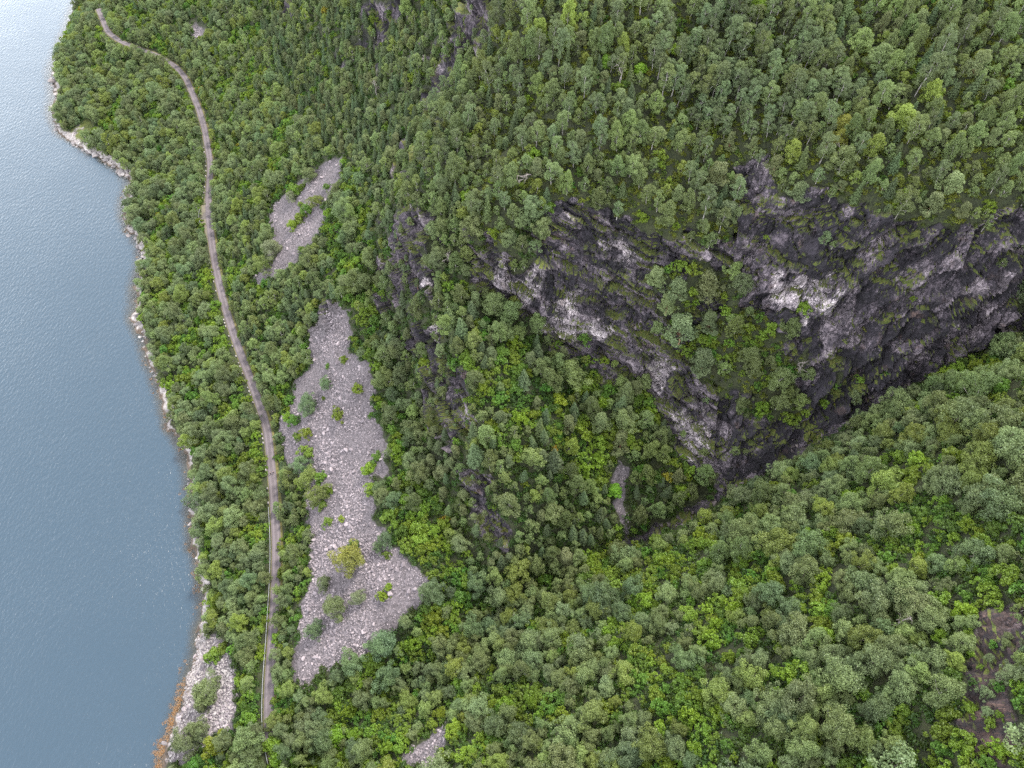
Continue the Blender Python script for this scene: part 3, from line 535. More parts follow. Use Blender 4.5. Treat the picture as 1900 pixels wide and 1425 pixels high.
Z2 = zf.reshape(NY, NX)

def hq(x, y):
    x = np.asarray(x, float); y = np.asarray(y, float)
    i = np.clip(np.searchsorted(AX, x) - 1, 0, NX - 2); j = np.clip(np.searchsorted(AY, y) - 1, 0, NY - 2)
    a = np.clip((x - AX[i]) / (AX[i + 1] - AX[i]), 0, 1); b = np.clip((y - AY[j]) / (AY[j + 1] - AY[j]), 0, 1)
    return Z2[j, i] * (1 - a) * (1 - b) + Z2[j, i + 1] * a * (1 - b) + Z2[j + 1, i] * (1 - a) * b + Z2[j + 1, i + 1] * a * b
ROCK2 = rock_keep.reshape(NY, NX); SCREE2 = scree.reshape(NY, NX); SLOPE2 = slope.reshape(NY, NX)
def at_grid(G, x, y):
    i = np.clip(np.searchsorted(AX, x) - 1, 0, NX - 1); j = np.clip(np.searchsorted(AY, y) - 1, 0, NY - 1)
    return G[j, i]

def blur(g, n=1):
    g = g.astype(float)
    for _ in range(n):
        g = (np.roll(g, 1, 0) + np.roll(g, -1, 0) + 2 * g) / 4
        g = (np.roll(g, 1, 1) + np.roll(g, -1, 1) + 2 * g) / 4
    return g
rock_s = blur(ROCK2, 3).ravel(); scree_s = blur(SCREE2, 2).ravel(); shore_s = blur(shore.reshape(NY, NX), 1).ravel()
pale_s = blur(pale.reshape(NY, NX), 4).ravel(); dark_s = blur(dark.reshape(NY, NX), 8).ravel()
rust_s = blur(mask(['cliff_near']).reshape(NY, NX), 3).ravel()

# broken, bedded rock: push the cliff vertices out along the surface normal in beds and blocks
gy_, gx_ = np.gradient(Z2, AY, AX)
nrm = np.stack([-gx_.ravel(), -gy_.ravel(), np.ones(len(xf))], 1); nrm /= np.linalg.norm(nrm, axis=1)[:, None]
pos = np.c_[xf, yf, zf]
idx = np.where(rock_s > 0.02)[0]
p = pos[idx]
side_w = np.clip((p[:, 0] - 52) / 22, 0, 1)[:, None]           # the beds dip one way on the west face, the other on the east
ax1 = np.array([0.42, 0.15, 0.90]); ax2 = np.array([0.70, 0.35, -0.62])
bed = np.where(side_w > 0.5, p @ ax2[:, None], p @ ax1[:, None]).ravel()
bed = bed + (fbm(p * 0.11, 3, 61) - 0.5) * 8
def ledges(s, per, seed):
    u = s / per; i = np.floor(u); f = u - i
    r = fract_hash(i.astype(np.int64), i.astype(np.int64) * 0, i.astype(np.int64) * 0, seed)
    return (np.where(f < 0.82, f / 0.82, (1 - f) / 0.18) - 0.5) * (0.45 + 1.1 * r)
disp = ledges(bed, 7.5, 3) * 3.0 + ledges(bed + 3.1, 2.6, 4) * 1.1
ue = np.where(side_w.ravel() > 0.5, p @ np.array([0.62, 0.0, 0.70]), p @ np.array([0.90, 0.0, -0.42]))
warp = (fbm(p * 0.25, 2, 71) - 0.5)
q = np.stack([bed / 3.6, ue / 7.5 + warp * 0.5, p[:, 1] / 8.0], 1)
v1, v1b, f1, f2 = cells(q, 5)
disp += (v1 - 0.5) * 2.6 - 0.9 * np.clip(1 - (f2 - f1) / 0.10, 0, 1)
v2, v2b, g1, g2 = cells(np.stack([bed / 1.5, ue / 3.0 + warp, p[:, 1] / 3.5], 1) + 31, 8)
disp += (v2 - 0.5) * 1.2 - 0.4 * np.clip(1 - (g2 - g1) / 0.12, 0, 1)
disp += (fbm(p * 1.1, 3, 81) - 0.5) * 0.5
steep = np.clip((slope[idx] - 25) / 30, 0.25, 1)
steep = steep * np.where(pos[idx, 1] < 75, 0.45, 1.0)
amp = np.clip(rock_s[idx] * 1.5, 0, 1) * steep * np.clip((pos[idx, 2]) / 6, 0.15, 1)
pos[idx] += nrm[idx] * (disp * amp)[:, None]
tone = np.full(len(pos), 0.5); tone[idx] = 0.62 * v1b + 0.38 * v2b

# ------------------------------------------------------------------ ground meshes: hill, cliff wall, scree ground
vid = np.arange(NX * NY).reshape(NY, NX)
quads = np.stack([vid[:-1, :-1], vid[:-1, 1:], vid[1:, 1:], vid[1:, :-1]], -1).reshape(-1, 4)
fz = pos[quads, 2].max(1); quads = quads[fz > -9]
fr = rock_s[quads].mean(1); fs = scree_s[quads].mean(1)
sort_of = np.where(fs > 0.5, 2, np.where(fr > 0.5, 1, 0))
def ground_piece(name, code):
    f = quads[sort_of == code]; used, inv = np.unique(f, return_inverse=True)
    me = mesh_from(name, pos[used], inv.reshape(-1, 4), [M['ground']], smooth=(code != 1))
    for nm, arr in (('rock', rock_s), ('scree', scree_s), ('shore', shore_s), ('pale', pale_s), ('wet', dark_s), ('tone', tone), ('rust', rust_s), ('east', np.clip((pos[:, 0] - 52) / 22, 0, 1))):
        float_attr(me, nm, arr[used])
    o = link(name, me, kind='structure')
    return o
ground_piece('forest_hill', 0)['label'] = 'steep green hillside falling to the lake'
ground_piece('cliff_wall', 1)['label'] = 'dark broken cliff face streaked with pale rock'
ground_piece('scree_ground', 2)['label'] = 'grey stony bed of the scree slope'

# ------------------------------------------------------------------ lake
def make_lake():
    t = NT('lake_water')
    geo = t.add('ShaderNodeNewGeometry'); P = geo.outputs['Position']
    n1 = t.noise(t.mapping(P, (1, 0.45, 1), (0, 0, math.radians(-24))), 0.95, 3, 0.5)
    n2 = t.noise(t.mapping(P, (1, 0.5, 1), (0, 0, math.radians(20))), 2.3, 3, 0.55)
    big = t.noise(P, 0.018, 3)
    hgt = t.math('ADD', t.math('MULTIPLY', n1, 1.0), t.math('MULTIPLY', n2, 0.35))
    nm = t.bump(t.math('MULTIPLY', hgt, t.math('ADD', 0.25, t.math('MULTIPLY', big, 0.9))), 0.42, 1.0)
    dep = t.attr('depth').outputs['Fac']
    deep = t.add('ShaderNodeBsdfDiffuse'); deep.inputs['Color'].default_value = (0.0155, 0.029, 0.043, 1)
    clear = t.add('ShaderNodeBsdfTransparent'); clear.inputs['Color'].default_value = (0.72, 0.80, 0.78, 1)
    gl = t.add('ShaderNodeBsdfGlossy'); gl.inputs['Roughness'].default_value = 0.26; gl.inputs['Color'].default_value = (1, 1, 1, 1)
    fr = t.add('ShaderNodeFresnel'); fr.inputs['IOR'].default_value = 1.333
    for s in (deep, gl, fr): t.l.new(nm, s.inputs['Normal'])
    a = t.add('ShaderNodeMixShader'); b = t.add('ShaderNodeMixShader')
    t.put(a.inputs[0], t.step(dep, -0.3, 3.0)); t.l.new(clear.outputs[0], a.inputs[1]); t.l.new(deep.outputs[0], a.inputs[2])
    t.l.new(fr.outputs[0], b.inputs[0]); t.l.new(a.outputs[0], b.inputs[1]); t.l.new(gl.outputs[0], b.inputs[2])
    t.l.new(b.outputs[0], t.out.inputs['Surface'])
    ax = np.concatenate([[-4000, -2000, -1000], np.arange(-420, -60, 2.0), [-60]])
    ay = np.concatenate([[-2000, -800, -300], np.arange(-100, 620, 2.0), [620, 1200, 4000]])
    gx, gy = np.meshgrid(ax, ay); n = gx.shape
    v = np.c_[gx.ravel(), gy.ravel(), np.zeros(gx.size)]
    d = -hq(v[:, 0], v[:, 1])
    outside = (v[:, 0] < -421) | (v[:, 1] < -101) | (v[:, 1] > 620)
    d = np.where(outside, 30, d)
    ids = np.arange(gx.size).reshape(n)
    f = np.stack([ids[:-1, :-1], ids[:-1, 1:], ids[1:, 1:], ids[1:, :-1]], -1).reshape(-1, 4)
    f = f[d[f].max(1) > -1.5]
    used, inv = np.unique(f, return_inverse=True)
    me = mesh_from('lake', v[used], inv.reshape(-1, 4), [t.m], smooth=True)
    float_attr(me, 'depth', d[used])
    link('lake', me, kind='structure')['label'] = 'rippled blue-grey lake reflecting a cloudy sky'
make_lake()

# ------------------------------------------------------------------ road
def smooth_line(pts, step=2.0):
    pts = np.asarray(pts, float)
    seg = np.r_[0, np.cumsum(np.linalg.norm(np.diff(pts[:, :2], axis=0), axis=1))]
    s = np.arange(0, seg[-1], step)
    out = np.stack([np.interp(s, seg, pts[:, k]) for k in range(pts.shape[1])], 1)
    for _ in range(5): out[1:-1] = (out[:-2] + 2 * out[1:-1] + out[2:]) / 4
    return out
ROAD = smooth_line(LINES['road'], 2.0)
ROAD = np.vstack([ROAD[0] + (ROAD[0] - ROAD[1]) * np.array([[7], [5], [3], [1]]), ROAD, ROAD[-1] + (ROAD[-1] - ROAD[-2]) * np.array([[2], [6], [12], [20]])])
TAN = np.gradient(ROAD[:, :2], axis=0); TAN /= np.linalg.norm(TAN, axis=1)[:, None]
RIGHT = np.stack([TAN[:, 1], -TAN[:, 0]], 1)        # pointing to ... checked below
if (RIGHT[:, 0].mean() < 0): RIGHT = -RIGHT         # hill side positive
def road_at(off, dz=0.0): return np.c_[ROAD[:, :2] + RIGHT * np.asarray(off).reshape(-1, 1), ROAD[:, 2] + dz]
def ribbon(name, offs, dzs, mat, kind, label=None):
    rows = [road_at(o, z) for o, z in zip(offs, dzs)]
    n = len(ROAD); v = np.vstack(rows); f = []
    for r in range(len(rows) - 1):
        a = np.arange(n - 1) + r * n
        f.append(np.stack([a, a + 1, a + 1 + n, a + n], 1))
    me = mesh_from(name, v, np.vstack(f), [mat], smooth=True)
    o = link(name, me, kind=kind)
    if label: o['label'] = label
    return o
def asphalt():
    t = NT('asphalt'); geo = t.add('ShaderNodeNewGeometry'); P = geo.outputs['Position']
    n = t.noise(P, 0.22, 6, 0.65); n2 = t.noise(P, 3.0, 4)
    ac = t.attr('across').outputs['Fac']                                  # metres from the middle of the road
    w = t.math('ADD', t.math('ABSOLUTE', ac), t.math('MULTIPLY', t.math('SUBTRACT', n, 0.5), 0.5))
    c = t.ramp(n, [(0.3, (0.036, 0.029, 0.032)), (0.7, (0.066, 0.054, 0.058))])
    track = t.math('SUBTRACT', 1.0, t.step(t.math('ABSOLUTE', t.math('SUBTRACT', w, 0.78)), 0.12, 0.42))
    c = t.mix(t.math('MULTIPLY', track, 0.55), c, (0.092, 0.077, 0.081))  # worn wheel tracks
    c = t.mix(t.math('MULTIPLY', t.step(w, 1.35, 1.8), 0.75), c, (0.075, 0.066, 0.036))   # grit and grass creeping in from the edges
    c = t.mix(t.math('MULTIPLY', t.step(t.noise(P, 0.09, 3), 0.60, 0.64), 0.6), c, (0.032, 0.027, 0.031))   # darker repair patches
    t.principled(t.mix(t.math('MULTIPLY', n2, 0.25), c, (0.11, 0.095, 0.095)), 0.9, t.bump(n2, 0.02, 0.5))
    return t.m
M['asphalt'] = asphalt()
M['verge'] = simple('dry_verge', (0.030, 0.036, 0.008), (0.080, 0.064, 0.022), 0.8, 0.95, 0.05)
wid = np.full(len(ROAD), 1.62)
lay = np.exp(-((ROAD[:, 1] - LINES['road'][14][1] - 2) / 11.0) ** 2) * 2.6      # the lay-by on the lake side
road_offs = [-(wid + lay), -0.8 + 0 * wid, 0.8 + 0 * wid, wid]
road_o = ribbon('road_surface', road_offs, [0.10, 0.15, 0.15, 0.10], M['asphalt'], 'structure', 'narrow lakeside road of worn purple-grey asphalt')
float_attr(road_o.data, 'across', np.concatenate(road_offs))
vw = 0.35 + 0.7 * fbm(np.c_[ROAD[:, :2] * 0.06, 0 * wid], 3, 3)
ribbon('verge_strip', [-(wid + lay + vw), -(wid + lay - 0.1)], [-0.15, 0.11], M['verge'], 'structure', 'dry grass strip on the lake side of the road')
ribbon('verge_strip', [wid - 0.1, wid + vw * 1.1], [0.11, 0.0], M['verge'], 'structure', 'dry grass strip on the hill side of the road')

def box(cx, cy, cz, sx, sy, sz, rot=0.0, taper=1.0):
    c, s = math.cos(rot), math.sin(rot); v = []
    for dz, k in ((-1, 1.0), (1, taper)):
        for dx, dy in ((-1, -1), (1, -1), (1, 1), (-1, 1)):
            x, y = dx * sx / 2 * k, dy * sy / 2 * k
            v.append((cx + x * c - y * s, cy + x * s + y * c, cz + dz * sz / 2))
    return np.array(v), np.array([(3, 2, 1, 0), (4, 5, 6, 7), (0, 1, 5, 4), (1, 2, 6, 5), (2, 3, 7, 6), (3, 0, 4, 7)])
def join(parts):
    v, f, o = [], [], 0
    for a, b in parts: v.append(a); f.append(np.asarray(b) + o); o += len(a)
    return np.vstack(v), np.vstack(f)

def make_guardrail(name, i0, i1, label):
    off = -(wid + lay + 0.35)
    e = link(name, None, loc=(*(ROAD[i0, :2] + RIGHT[i0] * off[i0]), ROAD[i0, 2]), label=label, cat='guardrail', group='steel guardrails on the lake side of the road')
    base = np.array(e.location)
    line = road_at(off)[i0:i1]
    prof = [(-0.10, 0.48), (0.02, 0.55), (-0.06, 0.64), (0.02, 0.73), (-0.10, 0.80), (-0.14, 0.64)]
    rows = []
    for a, b in prof: rows.append(np.c_[line[:, :2] + RIGHT[i0:i1] * a, line[:, 2] + b])
    n = len(line); v = np.vstack(rows) - base; f = []
    for r in range(len(prof)):
        a = np.arange(n - 1) + r * n; b = np.arange(n - 1) + ((r + 1) % len(prof)) * n
        f.append(np.stack([a, a + 1, b + 1, b], 1))
    link('rail', mesh_from('rail', v, np.vstack(f), [M['steel']], True), e)
    pm = mesh_from('post', *box(0, 0, 0.3, 0.14, 0.14, 0.9), [M['steel']])
    for j in range(0, n, 2):
        link('post', pm, e, line[j] - base + np.array([0, 0, 0.0]))
rv = to_photo(ROAD)[1]
lo = np.where((rv > 0.655) & (rv < 1.02))[0]
mid = np.where((rv > 0.27) & (rv < 0.30))[0]
make_guardrail('guardrail', lo[0], lo[-1], 'long grey steel guardrail along the lower road, lake side')
make_guardrail('guardrail', mid[0], mid[-1], 'short curved steel rail round the lay-by, lake side')

# ------------------------------------------------------------------ stones
def stone_mesh(name, seed, mat, flat=0.7, cuts=11):
    """a convex lump cut by random planes: angular, unequal facets"""
    import bmesh
    r = np.random.default_rng(seed); bm = bmesh.new()
    bmesh.ops.create_icosphere(bm, subdivisions=2, radius=1.0)
    for _ in range(cuts):
        d = r.normal(size=3); d /= np.linalg.norm(d); o = r.uniform(0.45, 0.8)
        for v in bm.verts:
            k = np.dot(v.co, d) - o
            if k > 0: v.co -= Vector(d * k)
    bmesh.ops.remove_doubles(bm, verts=bm.verts, dist=0.04)
    s = np.array([1.0, r.uniform(0.6, 0.85), r.uniform(flat * 0.7, flat)]) * 0.62
    for v in bm.verts: v.co = Vector((v.co.x * s[0], v.co.y * s[1], v.co.z * s[2]))
    bmesh.ops.dissolve_limit(bm, angle_limit=0.12, verts=bm.verts, edges=bm.edges)
    bmesh.ops.triangulate(bm, faces=bm.faces)
    me = bpy.data.meshes.new(name); bm.to_mesh(me); bm.free(); me.materials.append(mat)
    return me
STONES = [stone_mesh('stone', 100 + k, M['stone'], 0.6) for k in range(6)]
SHORE_STONES = [stone_mesh('stone', 200 + k, M['shore_stone'], 0.6, 13) for k in range(6)]

def hidden_pool(name, meshes):
    c = bpy.data.collections.new(name)
    for k, me in enumerate(meshes):
        o = bpy.data.objects.new(f'{name}_{k:02d}', me); c.objects.link(o)
    return c

def scatter(name, pts, scl, rot, idx, pool, tint=None, tilt=None, label=None):
    """one 'stuff' object: many copies set out on points by geometry nodes"""
    me = bpy.data.meshes.new(name); me.vertices.add(len(pts)); me.vertices.foreach_set('co', np.asarray(pts, np.float32).ravel())
    float_attr(me, 'size', scl)
    a = me.attributes.new('turn', 'FLOAT_VECTOR', 'POINT')
    tl = np.zeros((len(pts), 3)); tl[:, 2] = rot
    if tilt is not None: tl[:, :2] = tilt
    a.data.foreach_set('vector', tl.astype(np.float32).ravel())
    a = me.attributes.new('pick', 'INT', 'POINT'); a.data.foreach_set('value', np.asarray(idx, np.int32))
    a = me.attributes.new('tint_shift', 'FLOAT_COLOR', 'POINT')
    tt = np.zeros((len(pts), 4)); tt[:, 3] = 1
    if tint is not None: tt[:, :3] = tint
    a.data.foreach_set('color', tt.astype(np.float32).ravel())
    o = link(name, me, kind='stuff', label=label)
    ng = bpy.data.node_groups.new(name, 'GeometryNodeTree')
    ng.interface.new_socket('Geometry', in_out='INPUT', socket_type='NodeSocketGeometry')
    ng.interface.new_socket('Geometry', in_out='OUTPUT', socket_type='NodeSocketGeometry')
    N, L = ng.nodes, ng.links
    gi, go = N.new('NodeGroupInput'), N.new('NodeGroupOutput')
    ci = N.new('GeometryNodeCollectionInfo'); ci.inputs['Collection'].default_value = pool
    ci.inputs['Separate Children'].default_value = True; ci.inputs['Reset Children'].default_value = True
    iop = N.new('GeometryNodeInstanceOnPoints'); iop.inputs['Pick Instance'].default_value = True
    def named(nm, typ):
        x = N.new('GeometryNodeInputNamedAttribute'); x.data_type = typ; x.inputs['Name'].default_value = nm
        return x.outputs['Attribute']
    e2r = N.new('FunctionNodeEulerToRotation')
    L.new(named('turn', 'FLOAT_VECTOR'), e2r.inputs[0])
    L.new(gi.outputs[0], iop.inputs['Points']); L.new(ci.outputs[0], iop.inputs['Instance'])
    L.new(named('pick', 'INT'), iop.inputs['Instance Index'])
    L.new(e2r.outputs[0], iop.inputs['Rotation']); L.new(named('size', 'FLOAT'), iop.inputs['Scale'])
    L.new(iop.outputs[0], go.inputs[0])
    md = o.modifiers.new('scatter', 'NODES'); md.node_group = ng
    return o

def in_frame(x, y, z, margin=0.05):
    u, v, zc = to_photo(np.stack([x, y, z], -1))
    return (u > -margin) & (u < 1 + margin) & (v > -margin) & (v < 1 + margin) & (zc > 5)

def rand_in(names, per_m2, rng, wob=2.0):
    xs, ys = [], []
    for n in names:
        q = np.array(POLY[n]); lo_, hi_ = q.min(0), q.max(0); k = int((hi_ - lo_).prod() * per_m2)
        x = rng.uniform(lo_[0], hi_[0], k); y = rng.uniform(lo_[1], hi_[1], k)
        w = (fbm(np.c_[x, y, 0 * x] * 0.2, 2, 3) - 0.5) * 2 * wob
        m = inside(q, x + w, y - w); xs.append(x[m]); ys.append(y[m])
    return np.concatenate(xs), np.concatenate(ys)
SCREES = ['scree_main', 'scree_upper', 'scree_shore', 'scree_small', 'scree_low', 'scree_bowl']
sx, sy = rand_in(SCREES, 5.6, RNG)
sz = hq(sx, sy); okm = in_frame(sx, sy, sz)
sx, sy, sz = sx[okm], sy[okm], sz[okm]
# coarse blocks gather in drifts, finer stone between and towards the top
drift = fbm(np.c_[sx, sy, 0 * sx] * 0.09, 3, 14)
size = np.clip(RNG.lognormal(-1.08, 0.46, len(sx)), 0.15, 1.5) * (0.62 + 0.85 * np.clip((drift - 0.3) / 0.4, 0, 1))
size *= np.clip(1.12 - (sz - 20) / 90, 0.62, 1.1)
scatter('scree_rubble', np.c_[sx, sy, sz + size * 0.05], size, RNG.uniform(0, 6.28, len(sx)), RNG.integers(0, 6, len(sx)), hidden_pool('rubble_stone', STONES),
        tilt=RNG.normal(0, 0.45, (len(sx), 2)), label='purple-grey scree of angular broken stones')
px_, py_ = rand_in(['scree_shore'], 2.6, np.random.default_rng(15)); pz_ = hq(px_, py_); pm_ = in_frame(px_, py_, pz_) & (pz_ > 0.1)
px_, py_, pz_ = px_[pm_], py_[pm_], pz_[pm_]; r7 = np.random.default_rng(16)
scatter('shore_rubble', np.c_[px_, py_, pz_ + 0.1], np.clip(r7.lognormal(-0.45, 0.4, len(px_)), 0.25, 1.8), r7.uniform(0, 6.28, len(px_)), r7.integers(0, 6, len(px_)),
        hidden_pool('shore_rubble_stone', SHORE_STONES), tilt=r7.normal(0, 0.4, (len(px_), 2)), label='pale broken stones on the stony shore')
def set_boulders(pts, meshes, sizes, what, group, name='boulder'):
    order = np.argsort(-np.asarray(sizes))
    for k in order:
        o = link(name, meshes[k % len(meshes)], loc=(pts[k][0], pts[k][1], pts[k][2] + sizes[k] * 0.12))
        o.scale = (sizes[k] * random.uniform(0.85, 1.2), sizes[k] * random.uniform(0.85, 1.2), sizes[k] * random.uniform(0.8, 1.1))
        o.rotation_euler = (random.gauss(0, 0.25), random.gauss(0, 0.25), random.uniform(0, 6.28))
        o['category'] = 'boulder'; o['group'] = group; o['label'] = place_label(what(sizes[k]), pts[k])
bx, by = rand_in(['scree_main', 'scree_upper', 'scree_shore'], 0.022, np.random.default_rng(5))
bz = hq(bx, by); m = in_frame(bx, by, bz, -0.01); bx, by, bz = bx[m], by[m], bz[m]
bs = np.random.default_rng(6).uniform(1.1, 1.9, len(bx))
set_boulders(np.c_[bx, by, bz], STONES, bs, lambda s: ('large' if s > 1.6 else 'mid-sized') + ' grey boulder on the scree', 'boulders on the scree')
# bleached rocks along the waterline
sl = np.array(LINES['shore']); seg = np.r_[0, np.cumsum(np.linalg.norm(np.diff(sl, axis=0), axis=1))]
r5 = np.random.default_rng(9); s = np.sort(r5.uniform(0, seg[-1], 300))
qx = np.interp(s, seg, sl[:, 0]); qy = np.interp(s, seg, sl[:, 1])
off = r5.normal(1.3, 1.5, len(s)); qx = qx + off
qz = hq(qx, qy); keep = (qz > -0.9) & (qz < 4) & in_frame(qx, qy, qz, -0.003) & (fbm(np.c_[qx, qy, 0 * qx] * 0.06, 2, 77) > 0.43)
qx, qy, qz = qx[keep], qy[keep], qz[keep]
qs = np.clip(r5.lognormal(0.35, 0.45, len(qx)), 0.8, 3.4) * np.where(qy > 230, 1.7, 1.0)
set_boulders(np.c_[qx, qy, np.maximum(qz, -0.3)], SHORE_STONES, qs, lambda s: ('broad' if s > 2.6 else 'small' if s < 1.8 else 'mid-sized') + ' bleached rock at the waterline', 'bleached rocks along the shore', 'shore_boulder')
# stones in the stream gully
st = smooth_line(LINES['stream'], 1.1); st = st[st[:, 0] > 45]
r6 = np.random.default_rng(19); gxp = st[:, 0] + r6.normal(0, 1.5, len(st)); gyp = st[:, 1] + r6.normal(0, 1.2, len(st)); gz = hq(gxp, gyp)
WET_STONES = [stone_mesh('stone', 300 + k, M['wet_stone'], 0.6) for k in range(4)]
set_boulders(np.c_[gxp, gyp, gz], WET_STONES, r6.uniform(0.6, 1.7, len(st)), lambda s: ('large' if s > 1.5 else 'small') + ' dark boulder in the stream gully', 'boulders in the stream gully')
# guard stones at the road edge
gm = mesh_from('guard_stone', *box(0, 0, 0.28, 0.45, 0.9, 0.8, 0, 0.8), [M['shore_stone']])
for lo_v, hi_v, stp in ((0.19, 0.262, 2), (0.335, 0.655, 1)):
    for k in np.where((rv > lo_v) & (rv < hi_v))[0][::stp]:
        if stp == 1 and fract_hash(np.array([k]), np.array([1]), np.array([1]), 3)[0] < 0.36: continue
        pt = road_at(-(wid + lay + 0.4))[k]
        o = link('guard_stone', gm, loc=pt); o.rotation_euler[2] = math.atan2(TAN[k, 1], TAN[k, 0]) - math.pi / 2
        o['category'] = 'guard stone'; o['group'] = 'guard stones along the road'; o['label'] = place_label('pale guard stone on the lake edge of the road', pt)

# ------------------------------------------------------------------ trees: shapes
def quads_at(c, n, size, rng, aspect=0.75):
    """leaf sprays: small four-sided faces at c, facing roughly along n"""
    m = len(c)
    a = rng.normal(size=(m, 3)); t = np.cross(n, a); t /= np.linalg.norm(t, axis=1)[:, None] + 1e-9
    b = np.cross(n, t); s = np.asarray(size).reshape(-1, 1) * 0.5
    bend = n * s * rng.uniform(-0.5, 0.1, (m, 1))
    v = np.stack([c - t * s - b * s * aspect * 0.6 + bend, c + t * s * 0.2 - b * s * aspect, c + t * s * 1.1 + b * s * aspect * 0.5 + bend, c - t * s * 0.3 + b * s * aspect], 1).reshape(-1, 3)
    return v, np.arange(4 * m).reshape(-1, 4)

def tube(path, r0, r1, sides=5):
    path = np.asarray(path, float); n = len(path); v = []
    for i in range(n):
        d = path[min(i + 1, n - 1)] - path[max(i - 1, 0)]; d /= np.linalg.norm(d) + 1e-9
        u = np.cross(d, [0.3, 0.9, 0.1]); u /= np.linalg.norm(u) + 1e-9; w = np.cross(d, u)
        r = r0 + (r1 - r0) * i / max(1, n - 1)
        for k in range(sides):
            a = 6.2832 * k / sides; v.append(path[i] + r * (u * math.cos(a) + w * math.sin(a)))
    f = []
    for i in range(n - 1):
        for k in range(sides):
            f.append((i * sides + k, i * sides + (k + 1) % sides, (i + 1) * sides + (k + 1) % sides, (i + 1) * sides + k))
    return np.array(v), np.array(f)

def lobed(rng, H, R, z0, n_lobe, per, lobe_r, leaf, shape, jag=0.3, out=0.65, droop=0.0, inner=0.12):
    """a crown: lobes of leaf sprays set over an uneven hull; returns leaves and lobe centres"""
    ph = rng.uniform(0, 6.28, 5); am = rng.uniform(0.3, 1, 5) * jag / 2.2
    cs = []
    tries = 0
    while len(cs) < n_lobe and tries < n_lobe * 40:
        tries += 1
        f = rng.uniform(0, 1) ** 0.85; ang = rng.uniform(0, 6.283)
        hull = R * shape(f) * (1 + sum(am[k] * math.sin((k + 1) * ang + ph[k] + 3 * f) for k in range(5)))
        rr = hull * math.sqrt(rng.uniform(inner, 1.0))
        c = np.array([rr * math.cos(ang), rr * math.sin(ang), z0 + (H - z0) * f - droop * rr])
        if all(np.linalg.norm(c - o) > lobe_r * 0.62 for o in cs): cs.append(c)
    C_, N_, S_ = [], [], []
    axis_c = np.array([0, 0, z0 + (H - z0) * 0.35])
    for c in cs:
        lr = lobe_r * rng.uniform(0.7, 1.3); m = int(per * (lr / lobe_r) ** 2)
        d = rng.normal(size=(m, 3)); d /= np.linalg.norm(d, axis=1)[:, None]
        o = c - axis_c; o /= np.linalg.norm(o) + 1e-9
        d = d + (o + np.array([0, 0, 0.35])) * 0.45; d /= np.linalg.norm(d, axis=1)[:, None]
        rad = lr * rng.uniform(0.35, 1.0, (m, 1)) ** 0.5
        C_.append(c + d * rad * np.array([1, 1, 0.85])); N_.append(d * out + rng.normal(size=(m, 3)) * (1 - out) * 0.9); S_.append(leaf * rng.uniform(0.6, 1.35, m))
    C_, N_, S_ = np.vstack(C_), np.vstack(N_), np.concatenate(S_)
    N_ /= np.linalg.norm(N_, axis=1)[:, None]
    return C_, N_, S_, cs

def wood(rng, H, cs, r, lean=0.4, n_limb=9, top=0.93, limb_r=0.4):
    path = [np.array([0, 0, -0.8])]
    bend = rng.normal(0, lean, 2)
    for k in range(1, 7):
        f = k / 6; path.append(np.array([bend[0] * f * f + rng.normal(0, 0.06), bend[1] * f * f + rng.normal(0, 0.06), H * top * f]))
    parts = [tube(path, r, r * 0.15, 6)]
    cs = list(cs); rng.shuffle(cs)
    for c in cs[:n_limb]:
        z = max(0.4, c[2] - np.hypot(c[0], c[1]) * rng.uniform(0.5, 0.9)); f = min(z / (H * top), 0.95)
        a = np.array([bend[0] * f * f, bend[1] * f * f, z]); mid_ = (a + c) / 2 + np.array([0, 0, -0.15])
        parts.append(tube([a, mid_, c], r * limb_r * (1.1 - f), r * 0.08, 4))
    return join(parts)

def kind_birch(seed, low=False):
    g = np.random.default_rng(seed); k = 0.55 if low else 1.0
    tall = g.uniform(2.5, 3.2)
    C_, N_, S_, cs = lobed(g, tall, 1.0, tall * 0.16, int(58 * (0.8 if low else 1)), int(105 * k), 0.30, 0.088 / (k ** 0.5), lambda f: (0.35 + 0.65 * math.sin(math.pi * min(1, f * 0.92 + 0.10)) ** 0.8) * (1 - 0.5 * f * f), 0.7, 0.55)
    return (C_, N_, S_), wood(g, tall, cs, 0.06, 0.18)
def kind_willow(seed, low=False):
    g = np.random.default_rng(seed); k = 0.55 if low else 1.0
    tall = g.uniform(1.9, 2.3)
    C_, N_, S_, cs = lobed(g, tall, 1.0, tall * 0.10, int(60 * (0.8 if low else 1)), int(105 * k), 0.31, 0.082 / (k ** 0.5), lambda f: math.sqrt(max(0.05, 1 - (f * 1.15 - 0.25) ** 2)), 0.6, 0.58)
    return (C_, N_, S_), wood(g, tall, cs, 0.06, 0.25)
def kind_bush(seed, low=False):
    g = np.random.default_rng(seed); k = 0.6 if low else 1.0
    tall = g.uniform(1.1, 1.5)
    C_, N_, S_, cs = lobed(g, tall, 1.0, 0.05, int(40 * (0.8 if low else 1)), int(62 * k), 0.29, 0.145 / (k ** 0.5), lambda f: math.sqrt(max(0.05, 1 - (f * 0.95) ** 2)), 0.75, 0.5)
    return (C_, N_, S_), wood(g, tall, cs, 0.045, 0.3, 7)
def kind_hazel(seed, low=False):
    g = np.random.default_rng(seed)
    C_, N_, S_, cs = lobed(g, 1.5, 1.0, 0.1, 60, 80, 0.28, 0.12, lambda f: math.sqrt(max(0.05, 1 - (f * 0.98) ** 2)), 0.3, 0.6)
    return (C_, N_, S_), wood(g, 1.5, cs, 0.05, 0.2, 7)
